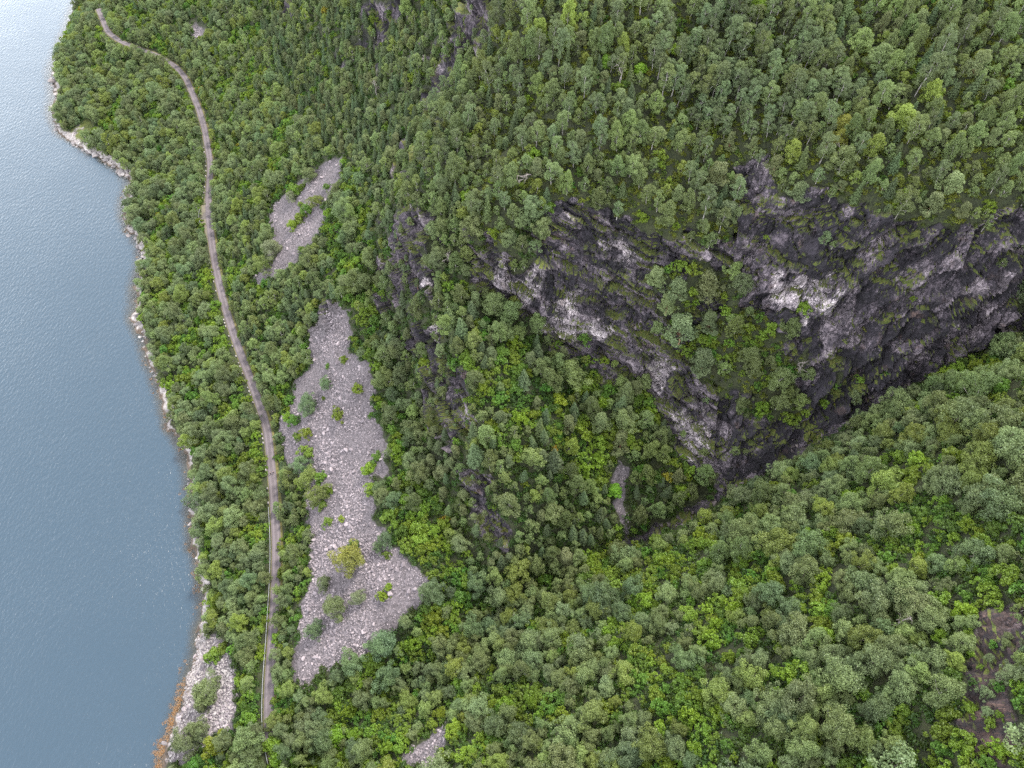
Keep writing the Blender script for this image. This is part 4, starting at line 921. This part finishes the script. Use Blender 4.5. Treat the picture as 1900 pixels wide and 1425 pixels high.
def kind_aspen(seed, low=False):
    g = np.random.default_rng(seed); k = 0.6 if low else 1.0
    C_, N_, S_, cs = lobed(g, 4.2, 1.0, 1.2, int(52 * (0.8 if low else 1)), int(85 * k), 0.30, 0.10 / (k ** 0.5), lambda f: 0.45 + 0.55 * math.sin(math.pi * min(1, f * 0.9 + 0.08)), 0.6, 0.45)
    return (C_, N_, S_), wood(g, 4.2, cs, 0.075, 0.25, 10)
def kind_pine(seed, low=False):
    g = np.random.default_rng(seed); k = 0.6 if low else 1.0; H_ = g.uniform(1.9, 2.4)
    C_, N_, S_, cs = lobed(g, H_, 1.0, H_ * 0.14, int(70 * (0.8 if low else 1)), int(95 * k), 0.27, 0.085 / (k ** 0.5), lambda f: (1.0 - 0.75 * f ** 1.5) * (0.75 + 0.25 * math.sin(9 * f)), 0.5, 0.4, droop=-0.12, inner=0.2)
    # pads of needles: flatten every lobe a little and tip the sprays upward
    N_ = N_ + np.array([0, 0, 0.55]); N_ /= np.linalg.norm(N_, axis=1)[:, None]
    return (C_, N_, S_), wood(g, H_, cs, 0.07, 0.2, 16, limb_r=0.5)
def kind_spruce(seed, low=False):
    g = np.random.default_rng(seed); H_ = g.uniform(3.2, 3.9); C_, N_, S_ = [], [], []; cs = []
    z = 0.25
    while z < H_ * 0.97:
        f = z / H_; R_ = (1 - f) ** 0.85 * 1.0 + 0.04
        nb = max(4, int(11 * (1 - f) + 4))
        for b in range(nb):
            a = 6.283 * b / nb + g.uniform(0, 1.0); L = R_ * g.uniform(0.72, 1.12)
            m = int((38 if not low else 22) * (0.25 + L))
            s_ = g.uniform(0.08, 1, m) ** 0.7 * L; wv = g.normal(0, 0.10 * (0.4 + L), m) * (1 - 0.5 * s_ / max(L, .1))
            x = s_ * math.cos(a) - wv * math.sin(a); y = s_ * math.sin(a) + wv * math.cos(a)
            zz = z - 0.30 * s_ + 0.22 * s_ * s_ / max(L, .1) + g.normal(0, 0.025, m) - np.abs(wv) * 0.25
            C_.append(np.stack([x, y, zz], 1)); N_.append(np.stack([0.55 * math.cos(a) + g.normal(0, .35, m), 0.55 * math.sin(a) + g.normal(0, .35, m), np.full(m, 0.75)], 1))
            S_.append(g.uniform(0.07, 0.14, m) * (1.35 if low else 1)); cs.append(np.array([L * .6 * math.cos(a), L * .6 * math.sin(a), z - .1]))
        z += g.uniform(0.13, 0.18)
    N_ = np.vstack(N_); N_ /= np.linalg.norm(N_, axis=1)[:, None]
    return (np.vstack(C_), N_, np.concatenate(S_)), wood(g, H_, cs, 0.07, 0.02, 6, 0.99)

BARK = dict(birch='pale_bark', willow='grey_bark', bush='grey_bark', hazel='grey_bark', aspen='pale_bark', pine='pine_bark', spruce='grey_bark')
MAKER = dict(birch=kind_birch, willow=kind_willow, bush=kind_bush, hazel=kind_hazel, aspen=kind_aspen, pine=kind_pine, spruce=kind_spruce)
LEAFMAT = dict(birch='birch', willow='willow', bush='bush', hazel='bush', aspen='aspen', pine='pine', spruce='spruce')
FULL, POOL, TALL = {}, {}, {}
for k_, fn in MAKER.items():
    FULL[k_], low_ = [], []
    for q_ in range(9 if k_ in ('birch', 'willow', 'bush') else 5):
        seed = 1000 * (1 + list(MAKER).index(k_)) + q_
        (c_, n_, s_), (wv, wf) = fn(seed)
        v_, f_ = quads_at(c_, n_, s_, np.random.default_rng(seed + 5))
        FULL[k_].append((mesh_from(k_ + '_crown', v_, f_, [M[LEAFMAT[k_]]]), mesh_from(k_ + '_trunk', wv, wf, [M[BARK[k_]]], True), float(v_[:, 2].max())))
    for q_ in range(4):
        seed = 1000 * (1 + list(MAKER).index(k_)) + 500 + q_
        (c_, n_, s_), (wv, wf) = fn(seed, True)
        v_, f_ = quads_at(c_, n_, s_, np.random.default_rng(seed + 5))
        va, fa = join([(v_, f_), (wv, wf)])
        low_.append(mesh_from(k_ + '_whole', va, fa, [M[LEAFMAT[k_]], M[BARK[k_]]], mat_idx=np.r_[np.zeros(len(f_)), np.ones(len(wf))]))
    POOL[k_] = hidden_pool(k_ + '_copy', low_)

# ------------------------------------------------------------------ trees: where they stand
ROADXY = ROAD[:, :2]
def road_gap(x, y): return line_dist(ROAD, x, y)
trees = []       # x, y, z, crown radius, height factor, kind, tint, zone, fixed
for (x, y, r, h, kd, tn) in HAND:
    trees.append([x, y, float(hq(np.array([x]), np.array([y]))[0]), r, h, kd, tn, None, True])
rt_ = np.random.default_rng(42)
NC = 110000
cx = rt_.uniform(-310, 215, NC); cy = rt_.uniform(-40, 560, NC); cz = hq(cx, cy)
m = (cz > 1.6) & in_frame(cx, cy, cz + 4, 0.22)
cx, cy, cz = cx[m], cy[m], cz[m]
def flags(x, y): return {n: inside(POLY[n], x, y) for n in POLY}
fl = flags(cx, cy)
rgap, _, rside = road_gap(cx, cy)
rock_c = at_grid(ROCK2, cx, cy); scree_c = at_grid(SCREE2, cx, cy); slo_c = at_grid(SLOPE2, cx, cy)
shd_c, _, _ = line_dist(LINES['shore'], cx, cy)
sd_c, _, _ = line_dist(LINES['stream'], cx, cy)
vx, vy = cx / np.hypot(cx, cy), cy / np.hypot(cx, cy)        # away from the eye
behind1 = at_grid(SCREE2, cx + 2.5 * vx, cy + 2.5 * vy); behind2 = at_grid(SCREE2, cx + 5 * vx, cy + 5 * vy)
rav1 = line_dist(LINES['stream'], cx + 3.0 * vx, cy + 3.0 * vy)[0]; rav2 = line_dist(LINES['stream'], cx + 5.5 * vx, cy + 5.5 * vy)[0]
clus = fbm(np.c_[cx, cy, 0 * cx] * 0.115, 3, 91); clus2 = fbm(np.c_[cx, cy, 0 * cx] * 0.11 + 40, 3, 97)
hill_side = np.where(RIGHT[np.argmin(np.hypot(cx[:, None] - ROADXY[None, ::4, 0], cy[:, None] - ROADXY[None, ::4, 1]), 1) * 4] .__mul__(np.stack([cx, cy], 1) - ROADXY[np.argmin(np.hypot(cx[:, None] - ROADXY[None, ::4, 0], cy[:, None] - ROADXY[None, ::4, 1]), 1) * 4]).sum(1) > 0, 1, -1)
ZONE_OF = []
for i in range(len(cx)):
    z = 'near'
    if hill_side[i] < 0: z = 'lakeside'
    elif fl['z_bowl'][i]: z = 'bowl'
    elif fl['z_flank'][i]: z = 'flank'
    elif fl['z_screeside'][i]: z = 'screeside'
    elif fl['z_aspen'][i]: z = 'aspen'
    elif fl['z_above'][i] or (cz[i] > 112 and cy[i] > 140): z = 'above'
    elif fl['z_dark'][i]: z = 'dark'
    elif fl['z_nearyellow'][i]: z = 'nearyellow'
    elif cy[i] > 150 or (cx[i] < -45 and cy[i] > 60): z = 'left'
    if fl['bench'][i]: z = 'bench'
    ZONE_OF.append(z)
MIX = dict(lakeside=[('willow', .50), ('birch', .14), ('bush', .36)], bowl=[('birch', .46), ('spruce', .14), ('bush', .32), ('pine', .08)],
           flank=[('pine', .38), ('birch', .34), ('bush', .12), ('spruce', .16)], screeside=[('bush', .80), ('willow', .12), ('birch', .08)],
           aspen=[('aspen', .88), ('bush', .12)], above=[('birch', .54), ('aspen', .16), ('pine', .10), ('spruce', .08), ('bush', .12)],
           dark=[('spruce', .40), ('pine', .22), ('birch', .26), ('bush', .12)], nearyellow=[('bush', .62), ('willow', .26), ('birch', .12)],
           left=[('birch', .32), ('willow', .26), ('bush', .34), ('spruce', .08)], near=[('willow', .36), ('birch', .24), ('bush', .40)], bench=[('bush', .7), ('birch', .3)])
RAD = dict(birch=(1.4, 3.0), willow=(1.5, 3.5), bush=(1.1, 2.4), pine=(1.8, 2.7), spruce=(1.5, 2.2), aspen=(1.4, 2.1), hazel=(2, 3))
grid_hash = {}
def cell(x, y): return (int(x // 8), int(y // 8))
def clash(x, y, r, gap):
    a, b = cell(x, y)
    for i in (a - 1, a, a + 1):
        for j in (b - 1, b, b + 1):
            for (X, Y, R) in grid_hash.get((i, j), ()):
                if (X - x) ** 2 + (Y - y) ** 2 < (gap * (R + r)) ** 2: return True
    return False
def insert(x, y, r): grid_hash.setdefault(cell(x, y), []).append((x, y, r))
for t_ in trees: insert(t_[0], t_[1], t_[3])
uu = rt_.uniform(0, 1, (len(cx), 4))
for i in range(len(cx)):
    z = ZONE_OF[i]; mixl = MIX[z]
    # kinds keep company: shift the draw with a slow pattern so that thickets and stands form
    if z in ('near', 'lakeside', 'left', 'nearyellow', 'bowl', 'screeside'):
        thick = clus[i] + 0.5 * (clus2[i] - 0.5)
        pb = dict(mixl)['bush']
        isb = thick > np.interp(pb, [0.3, 0.4, 0.62, 0.8], [0.615, 0.585, 0.49, 0.41]) + (uu[i, 3] - 0.5) * 0.22
        rest = [(k, w) for k, w in mixl if k != 'bush']
        kd = 'bush' if isb else None
        if kd is None:
            s_ = uu[i, 0] * sum(w for _, w in rest)
            for k, w in rest:
                s_ -= w
                if s_ <= 0: kd = k; break
            kd = kd or rest[-1][0]
    else:
        s_ = uu[i, 0]; kd = mixl[-1][0]
        for k, w in mixl:
            s_ -= w
            if s_ <= 0: kd = k; break
    lo_, hi_ = RAD[kd]; r = (lo_ + (hi_ - lo_) * uu[i, 1] ** 1.5) * (0.78 + 0.5 * clus2[i])
    if z in ('flank', 'dark', 'left', 'above', 'bench') and kd != 'aspen': r *= 0.86
    if rock_c[i]:
        if uu[i, 2] > (0.02 if fl['cliff_main'][i] else 0.6 if fl['cliff_near'][i] else 0.25 if z == 'flank' else 0.10) or z not in ('flank', 'above', 'bench', 'near', 'bowl'): continue
        r *= 0.55
    if scree_c[i] or any(at_grid(SCREE2, np.array([cx[i] + dx * r]), np.array([cy[i] + dy * r]))[0] for dx, dy in ((.75, 0), (-.75, 0), (0, .75), (0, -.5))): continue
    if kd != 'bush' and cx[i] > 42 and uu[i, 2] < 0.93 and (rav1[i] < 2.4 or rav2[i] < 2.4): continue
    if kd == 'bush' and cx[i] > 42 and sd_c[i] < 2.0 + r * 0.6: continue
    if kd != 'bush' and uu[i, 2] < 0.9 and (behind1[i] or behind2[i]): continue
    if shd_c[i] < 2.2 + r * 0.4 and cz[i] < 6: continue
    if rgap[i] < ((1.3 + r * 0.12) if (cy[i] < 112 and hill_side[i] > 0) else 2.0 + r * (0.48 if hill_side[i] > 0 else 0.70)): continue
    if sd_c[i] < 2.8 and cx[i] > 38: continue
    if fl['z_mossy'][i] and uu[i, 2] > 0.45: continue
    if z == 'flank' and uu[i, 2] > 0.7: continue
    if fl['layby'][i]: continue
    gap = 0.50 if kd == 'bush' else 0.55
    if z in ('aspen',): gap = 0.66
    if z in ('above',): gap = 0.62
    if clash(cx[i], cy[i], r, gap): continue
    insert(cx[i], cy[i], r)
    asp = 1.0 + 0.55 * (uu[i, 3] - 0.45)
    if kd == 'birch' and z in ('above', 'dark', 'flank', 'bowl'): asp *= 1.3; r *= 0.9
    trees.append([cx[i], cy[i], cz[i], r, asp, kd, '', z, False])
print('trees', len(trees), {k: sum(1 for t in trees if t[5] == k) for k in MAKER})

# what of each tree the land lets one see from the air: a march from the eye to the tree's top
T = np.array([[t[0], t[1], t[2]] for t in trees]); TR = np.array([t[3] for t in trees])
top = T + np.array([0, 0, 1.0]) * (TR * 1.6)[:, None]
hid = np.zeros(len(T), bool)
for f in np.linspace(0.5, 0.995, 90):
    q = np.array(CAM_POS) + (top - np.array(CAM_POS)) * f
    hid |= q[:, 2] < hq(q[:, 0], q[:, 1]) - 0.5
TU, TV, TZ = to_photo(T + np.array([0, 0, 1.0]) * (TR * 1.2)[:, None])
inn = (TU > 0.004) & (TU < 0.996) & (TV > 0.004) & (TV < 0.996)
show = np.where(hid | ~inn, 0, TR / TZ)
for i, t in enumerate(trees):
    if t[8]: show[i] += 1.0

# words for each tree
ZONE_WORDS = dict(lakeside='between road and lake', bowl='in the wooded bowl under the cliff', flank='on the rocky spur', screeside='beside the scree',
                  aspen='high above the cliff', above='above the cliff', dark='on the far hillside', nearyellow='below the scree',
                  left='above the lake road', near='on the nearer slope', bench='on the grassy cliff ledge')
NOUN = dict(birch='birch', willow='willow', bush='bush', hazel='bush', aspen='aspen', pine='pine', spruce='spruce')
NAME = dict(birch='birch_tree', willow='willow_tree', bush='leafy_bush', hazel='leafy_bush', aspen='aspen_tree', pine='pine_tree', spruce='spruce_tree')
GROUP = dict(birch='birches on the slopes', willow='grey-leaved willows', bush='leafy bushes', hazel='leafy bushes', aspen='aspens above the cliff', pine='pines', spruce='spruces')
TINTS = dict(birch=[((1, 1, 1), 'grey-green', .5), ((.82, .86, .84), 'dark green', .2), ((1.12, 1.12, .95), 'pale green', .22), ((1.18, 1.14, .62), 'yellow-green', .08)],
             willow=[((1, 1, 1), 'grey-green', .45), ((.78, .86, .90), 'dark grey-green', .2), ((1.12, 1.1, 1.15), 'pale grey-green', .2), ((1.12, 1.12, .66), 'olive green', .15)],
             bush=[((1, 1, 1), 'bright green', .45), ((1.12, 1.08, .85), 'yellow-green', .27), ((.66, .80, 1.0), 'deep green', .29), ((1.8, .95, .8), 'yellowing', .005)],
             aspen=[((1, 1, 1), 'blue-green', .7), ((1.15, 1.12, .9), 'pale green', .3)], pine=[((1, 1, 1), 'olive green', .7), ((.85, .92, 1), 'dark green', .3)],
             spruce=[((1, 1, 1), 'dark green', .7), ((1.2, 1.15, .95), 'mid green', .3)])
TINTS['hazel'] = [((1.0, 1.22, .8), 'vivid green', 1.0)]
FIX = {'p': ((1.3, 1.15, 1.35), 'pale'), 'y': ((1.35, 1.08, .55), 'yellow-green'), 'd': ((.72, .82, .9), 'dark grey-green')}
def zone_at(x, y, z):
    for n, w in (('scree_upper', 'on the upper scree'), ('scree_main', 'on the main scree'), ('scree_shore', 'on the stony shore'), ('bench', 'on the grassy cliff ledge'), ('cliff_main', 'on the cliff face'),
                 ('z_bowl', ZONE_WORDS['bowl']), ('z_flank', ZONE_WORDS['flank']), ('z_aspen', ZONE_WORDS['aspen']), ('z_above', ZONE_WORDS['above']), ('z_screeside', ZONE_WORDS['screeside'])):
        if inside(POLY[n], np.array([x]), np.array([y]))[0]: return w
    return 'near the road' if x < -50 else 'on the nearer slope'
rest = {k: [] for k in MAKER}
rl_ = random.Random(11)
order = {k: [i for i in np.argsort(-show) if NAME[trees[i][5]] == k and show[i] > 0] for k in set(NAME.values())}
single = set()
for k in order: single |= set(order[k][:300])
for i in sorted(single, key=lambda i: -show[i]):
    x, y, z, r, a, kd, tn, zn, fixed = trees[i]
    pick = rl_.randrange(len(FULL[kd])); crown_me, trunk_me, h0 = FULL[kd][pick]
    hh = (a / h0 if fixed else r * a)
    if tn: tint, word = FIX[tn]
    else:
        q_ = rl_.random(); 
        for tint, word, w in TINTS[kd]:
            q_ -= w
            if q_ <= 0: break
    where = ZONE_WORDS[zn] if zn else zone_at(x, y, z)
    lo_, hi_ = RAD[kd]; size_w = 'small ' if r < lo_ + 0.22 * (hi_ - lo_) else 'large ' if r > lo_ + 0.72 * (hi_ - lo_) else ''
    e = link(NAME[kd], None, loc=(x, y, z - 0.15), cat=('bush' if NAME[kd] == 'leafy_bush' else 'tree'), group=GROUP[kd])
    sq = rl_.uniform(0.86, 1.14)
    e.scale = (r * sq, r / sq, hh); e.rotation_euler = (rl_.gauss(0, .07), rl_.gauss(0, .07), rl_.uniform(0, 6.283))
    what = f'{size_w}{word} {NOUN[kd]} {where}'
    if len(what.split()) > 10: what = f'{word} {NOUN[kd]} {where}'
    e['label'] = place_label(what, (x, y, z + r))
    c_ = link('crown' if NAME[kd] != 'leafy_bush' else 'foliage', crown_me, e); c_.color = (*tint, 1)
    if NAME[kd] != 'leafy_bush' or TR[i] / TZ[i] > 0.011: link('trunk' if NAME[kd] != 'leafy_bush' else 'stems', trunk_me, e)
for i, t in enumerate(trees):
    if i not in single: rest[t[5]].append(i)
STUFF_NAME = dict(birch='birch_forest', willow='willow_woods', bush='bush_vegetation', aspen='aspen_woods', pine='pine_woods', spruce='spruce_forest')
for kd, ii in rest.items():
    if not ii: continue
    rg = np.random.default_rng(len(ii)); tl = TINTS[kd]
    base = np.array({'birch': (.104, .134, .047), 'willow': (.098, .126, .05), 'bush': (.095, .137, .012), 'aspen': (.082, .113, .055), 'pine': (.093, .112, .045), 'spruce': (.053, .075, .031), 'hazel': (.095, .137, .012)}[kd])
    pr = np.array([w for *_, w in tl]); ch = rg.choice(len(tl), len(ii), p=pr / pr.sum())
    shift = np.array([(np.array(tl[c][0]) - 1) * base for c in ch])
    scatter(STUFF_NAME[kd], T[ii] - np.array([0, 0, .15]), TR[ii], rg.uniform(0, 6.28, len(ii)), rg.integers(0, 4, len(ii)), POOL[kd], shift, label=f'smaller and farther {NOUN[kd]} crowns filling in the wooded slopes')

# ------------------------------------------------------------------ undergrowth, ledge plants, seaweed, dead wood, walkers
def tuft(seed, n, leaf, mat, flat=0.6):
    g = np.random.default_rng(seed)
    d = g.normal(size=(n, 3)); d[:, 2] = np.abs(d[:, 2]); d /= np.linalg.norm(d, axis=1)[:, None]
    c = d * g.uniform(0.3, 1, (n, 1)) ** 0.6 * np.array([1, 1, flat]) * (1 + 0.35 * np.sin(3 * np.arctan2(d[:, 1], d[:, 0]) + seed))[:, None]
    nn_ = d + g.normal(size=(n, 3)) * 0.6 + np.array([0, 0, .4]); nn_ /= np.linalg.norm(nn_, axis=1)[:, None]
    v, f = quads_at(c, nn_, leaf * g.uniform(.6, 1.4, n), g)
    return mesh_from('tuft', v, f, [mat])
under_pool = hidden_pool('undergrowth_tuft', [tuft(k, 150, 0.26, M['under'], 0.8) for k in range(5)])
ledge_pool = hidden_pool('ledge_tuft', [tuft(20 + k, 130, 0.24, M['ledge'], 0.55) for k in range(5)])
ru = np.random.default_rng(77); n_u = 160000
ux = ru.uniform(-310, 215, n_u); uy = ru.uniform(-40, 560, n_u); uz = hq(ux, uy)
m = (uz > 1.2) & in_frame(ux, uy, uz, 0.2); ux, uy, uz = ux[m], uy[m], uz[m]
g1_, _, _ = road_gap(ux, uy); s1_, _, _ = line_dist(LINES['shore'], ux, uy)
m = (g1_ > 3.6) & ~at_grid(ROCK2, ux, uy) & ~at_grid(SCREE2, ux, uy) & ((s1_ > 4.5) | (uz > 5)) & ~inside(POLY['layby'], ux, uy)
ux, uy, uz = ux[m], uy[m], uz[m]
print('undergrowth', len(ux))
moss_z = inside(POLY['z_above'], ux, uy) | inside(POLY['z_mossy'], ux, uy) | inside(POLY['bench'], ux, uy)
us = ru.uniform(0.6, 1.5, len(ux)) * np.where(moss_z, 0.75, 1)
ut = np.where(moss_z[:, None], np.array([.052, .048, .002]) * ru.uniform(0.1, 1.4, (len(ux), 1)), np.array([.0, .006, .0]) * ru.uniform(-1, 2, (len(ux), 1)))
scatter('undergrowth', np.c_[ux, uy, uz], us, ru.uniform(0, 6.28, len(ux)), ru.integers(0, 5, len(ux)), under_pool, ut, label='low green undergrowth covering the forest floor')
# plants on ledges of the cliff: where the face lies back and in seams
cand = idx[(slope[idx] < 78)]; ps = pos[cand]
seam = fbm(ps * np.array([.16, .16, .22]) + 5, 4, 15); zrel = nrm[cand, 2]
wgt = np.clip((seam - 0.52) * 5, 0, 1) * np.clip((zrel - 0.2) * 1.8, 0.06, 1) + 0.004
wgt *= np.where(pale_s[cand] > 0.45, 0.12, 1)
sel = cand[ru.uniform(0, 1, len(cand)) < wgt * 0.022]
sel = sel[in_frame(pos[sel, 0], pos[sel, 1], pos[sel, 2], 0.03)]
print('ledge plants', len(sel))
scatter('ledge_vegetation', pos[sel], ru.uniform(0.35, 1.15, len(sel)), ru.uniform(0, 6.28, len(sel)), ru.integers(0, 5, len(sel)), ledge_pool,
        np.array([.025, .008, .0]) * ru.uniform(-.3, 1, (len(sel), 1)), label='moss, grass and ferns on the ledges of the cliff')
# seaweed floating along the near shore
weed_pool = hidden_pool('seaweed_frond', [tuft(40 + k, 30, 0.34, M['weed'], 0.05) for k in range(3)])
s = ru.uniform(seg[-1] * 0.40, seg[-1], 2600); wxp = np.interp(s, seg, sl[:, 0]); wyp = np.interp(s, seg, sl[:, 1])
wxp = wxp - np.abs(ru.normal(0, 1.5, len(s))) - 0.3; dens = fbm(np.c_[wxp, wyp, 0 * s] * 0.12, 3, 55)
near_w = np.clip((95 - wyp) / 50, 0.05, 1)
keep = (ru.uniform(0, 1, len(s)) < near_w * np.clip((dens - 0.35) * 4, 0, 1)) & (hq(wxp, wyp) < 0.1)
wxp, wyp = wxp[keep], wyp[keep]
scatter('seaweed_vegetation', np.c_[wxp, wyp, np.full(len(wxp), 0.03)], ru.uniform(.3, .8, len(wxp)), ru.uniform(0, 6.28, len(wxp)), ru.integers(0, 3, len(wxp)), weed_pool, label='orange-brown seaweed floating along the shore')

def dead_tree(seed, fallen=False):
    g = np.random.default_rng(seed); H_ = g.uniform(6, 9)
    path = [np.array([g.normal(0, .12) * k, g.normal(0, .12) * k, H_ * k / 6]) for k in range(7)]
    br = []
    for _ in range(13):
        f = g.uniform(.3, .97); a = g.uniform(0, 6.28); L = (1.15 - f) * g.uniform(1.4, 3.2)
        p0 = path[0] + (path[6] - path[0]) * f; d = np.array([math.cos(a), math.sin(a), g.uniform(-.1, .7)]); tip = p0 + d * L
        br.append(tube([p0, p0 + d * L * .5 + np.array([0, 0, .15]), tip], .07, .02, 4))
        for _k in range(2): br.append(tube([p0 + d * L * .6, tip + g.normal(0, .5, 3)], .04, .012, 3))
    return tube(path, .19, .04, 6), join(br)
for k, pt in enumerate(DEAD):
    x, y = pt[0], pt[1]; z = float(hq(np.array([x]), np.array([y]))[0])
    tr, br = dead_tree(300 + k)
    e = link('dead_tree', None, loc=(x, y, z - .2), cat='dead tree', group='bleached dead trees')
    e.rotation_euler = (random.gauss(0, .25), random.gauss(0, .25), random.uniform(0, 6)) if k % 3 else (1.2, .2, random.uniform(0, 6))
    e['label'] = place_label('bare bleached dead tree ' + ('lying among green crowns' if k % 3 == 0 else 'standing among green crowns'), (x, y, z + 3))
    link('trunk', mesh_from('dead_trunk', *tr, [M['dead_wood']], True), e); link('branch', mesh_from('dead_branch', *br, [M['dead_wood']], True), e)

def skinned(name, joints, edges, radii, mat, root=0):
    me = bpy.data.meshes.new(name); me.from_pydata(joints, edges, []); me.update()
    o = bpy.data.objects.new(name, me); COL.objects.link(o)
    md = o.modifiers.new('skin', 'SKIN'); md.use_smooth_shade = True
    sv = me.skin_vertices[0].data
    for i, r in enumerate(radii): sv[i].radius = (r, r); sv[i].use_root = (i == root)
    ss = o.modifiers.new('sub', 'SUBSURF'); ss.levels = 1; ss.render_levels = 1
    dg = bpy.context.evaluated_depsgraph_get(); out = bpy.data.meshes.new_from_object(o.evaluated_get(dg))
    bpy.data.objects.remove(o); out.name = name; out.materials.clear(); out.materials.append(mat)
    return out
M['skin'] = simple('skin', (0.45, 0.28, 0.2), (0.5, 0.32, 0.23), 3); M['hair'] = simple('hair', (0.03, 0.02, 0.015), (0.06, 0.04, 0.03), 8)
M['dark_cloth'] = simple('dark_cloth', (0.015, 0.017, 0.024), (0.03, 0.032, 0.04), 5); M['blue_cloth'] = simple('blue_cloth', (0.02, 0.03, 0.06), (0.035, 0.045, 0.08), 5)
def walker(pt, heading, sgn, coat, trousers, label):
    z = float(np.interp(0, [0], [pt[2]])); st_ = 0.26 * sgn
    J = [(0, 0, .92), (0, 0, 1.12), (0, 0, 1.36), (0, .01, 1.50), (0, .02, 1.60), (0, .03, 1.70),
         (.10, 0, .88), (.10, st_, .48), (.10, st_ * 1.3 - .12, .08), (.10, st_ * 1.3 + .08, .04),
         (-.10, 0, .88), (-.10, -st_ * .8, .48), (-.10, -st_ * 1.3 - .14, .10), (-.10, -st_ * 1.3 + .06, .05),
         (.20, 0, 1.38), (.26, -st_ * .5, 1.12), (.25, -st_ * .7 + .08, .88), (.24, -st_ * .7 + .12, .80),
         (-.20, 0, 1.38), (-.26, st_ * .5, 1.12), (-.25, st_ * .7 + .08, .88), (-.24, st_ * .7 + .12, .80)]
    E = [(0, 1), (1, 2), (2, 3), (3, 4), (4, 5), (0, 6), (6, 7), (7, 8), (8, 9), (0, 10), (10, 11), (11, 12), (12, 13), (2, 14), (14, 15), (15, 16), (16, 17), (2, 18), (18, 19), (19, 20), (20, 21)]
    R = [.14, .13, .14, .055, .095, .07, .095, .06, .045, .035, .095, .06, .045, .035, .06, .042, .032, .03, .06, .042, .032, .03]
    e = link('person', None, loc=pt, cat='person', group='walkers on the road', label=label); e.rotation_euler[2] = heading
    link('body', skinned('person_body', J, E, R, M['skin']), e)
    up = [0, 1, 2, 14, 15, 16, 18, 19, 20]; mp = {a: i for i, a in enumerate(up)}
    link('jacket', skinned('jacket', [J[a] for a in up], [(mp[a], mp[b]) for a, b in E if a in mp and b in mp], [R[a] + .028 for a in up], coat), e)
    dn = [0, 6, 7, 8, 10, 11, 12]; mp = {a: i for i, a in enumerate(dn)}
    link('trousers', skinned('trousers', [J[a] for a in dn], [(mp[a], mp[b]) for a, b in E if a in mp and b in mp], [R[a] + .022 for a in dn], trousers), e)
    link('hair', skinned('hair', [(0, 0, 1.63), (0, .0, 1.72)], [(0, 1)], [.10, .09], M['hair']), e)
for (pt, sgn, coat, lab) in ((WALKERS[0], 1, M['dark_cloth'], 'person in dark jacket walking nearer the guardrail on the road'), (WALKERS[1], -1, M['blue_cloth'], 'person in dark blue jacket walking nearer the hill on the road')):
    k = int(np.argmin(np.hypot(ROAD[:, 0] - pt[0], ROAD[:, 1] - pt[1])))
    walker((pt[0], pt[1], ROAD[k, 2] + 0.15), math.atan2(TAN[k, 1], TAN[k, 0]) - math.pi / 2, sgn, coat, M['dark_cloth'], lab)
print('objects', len(SC.objects))
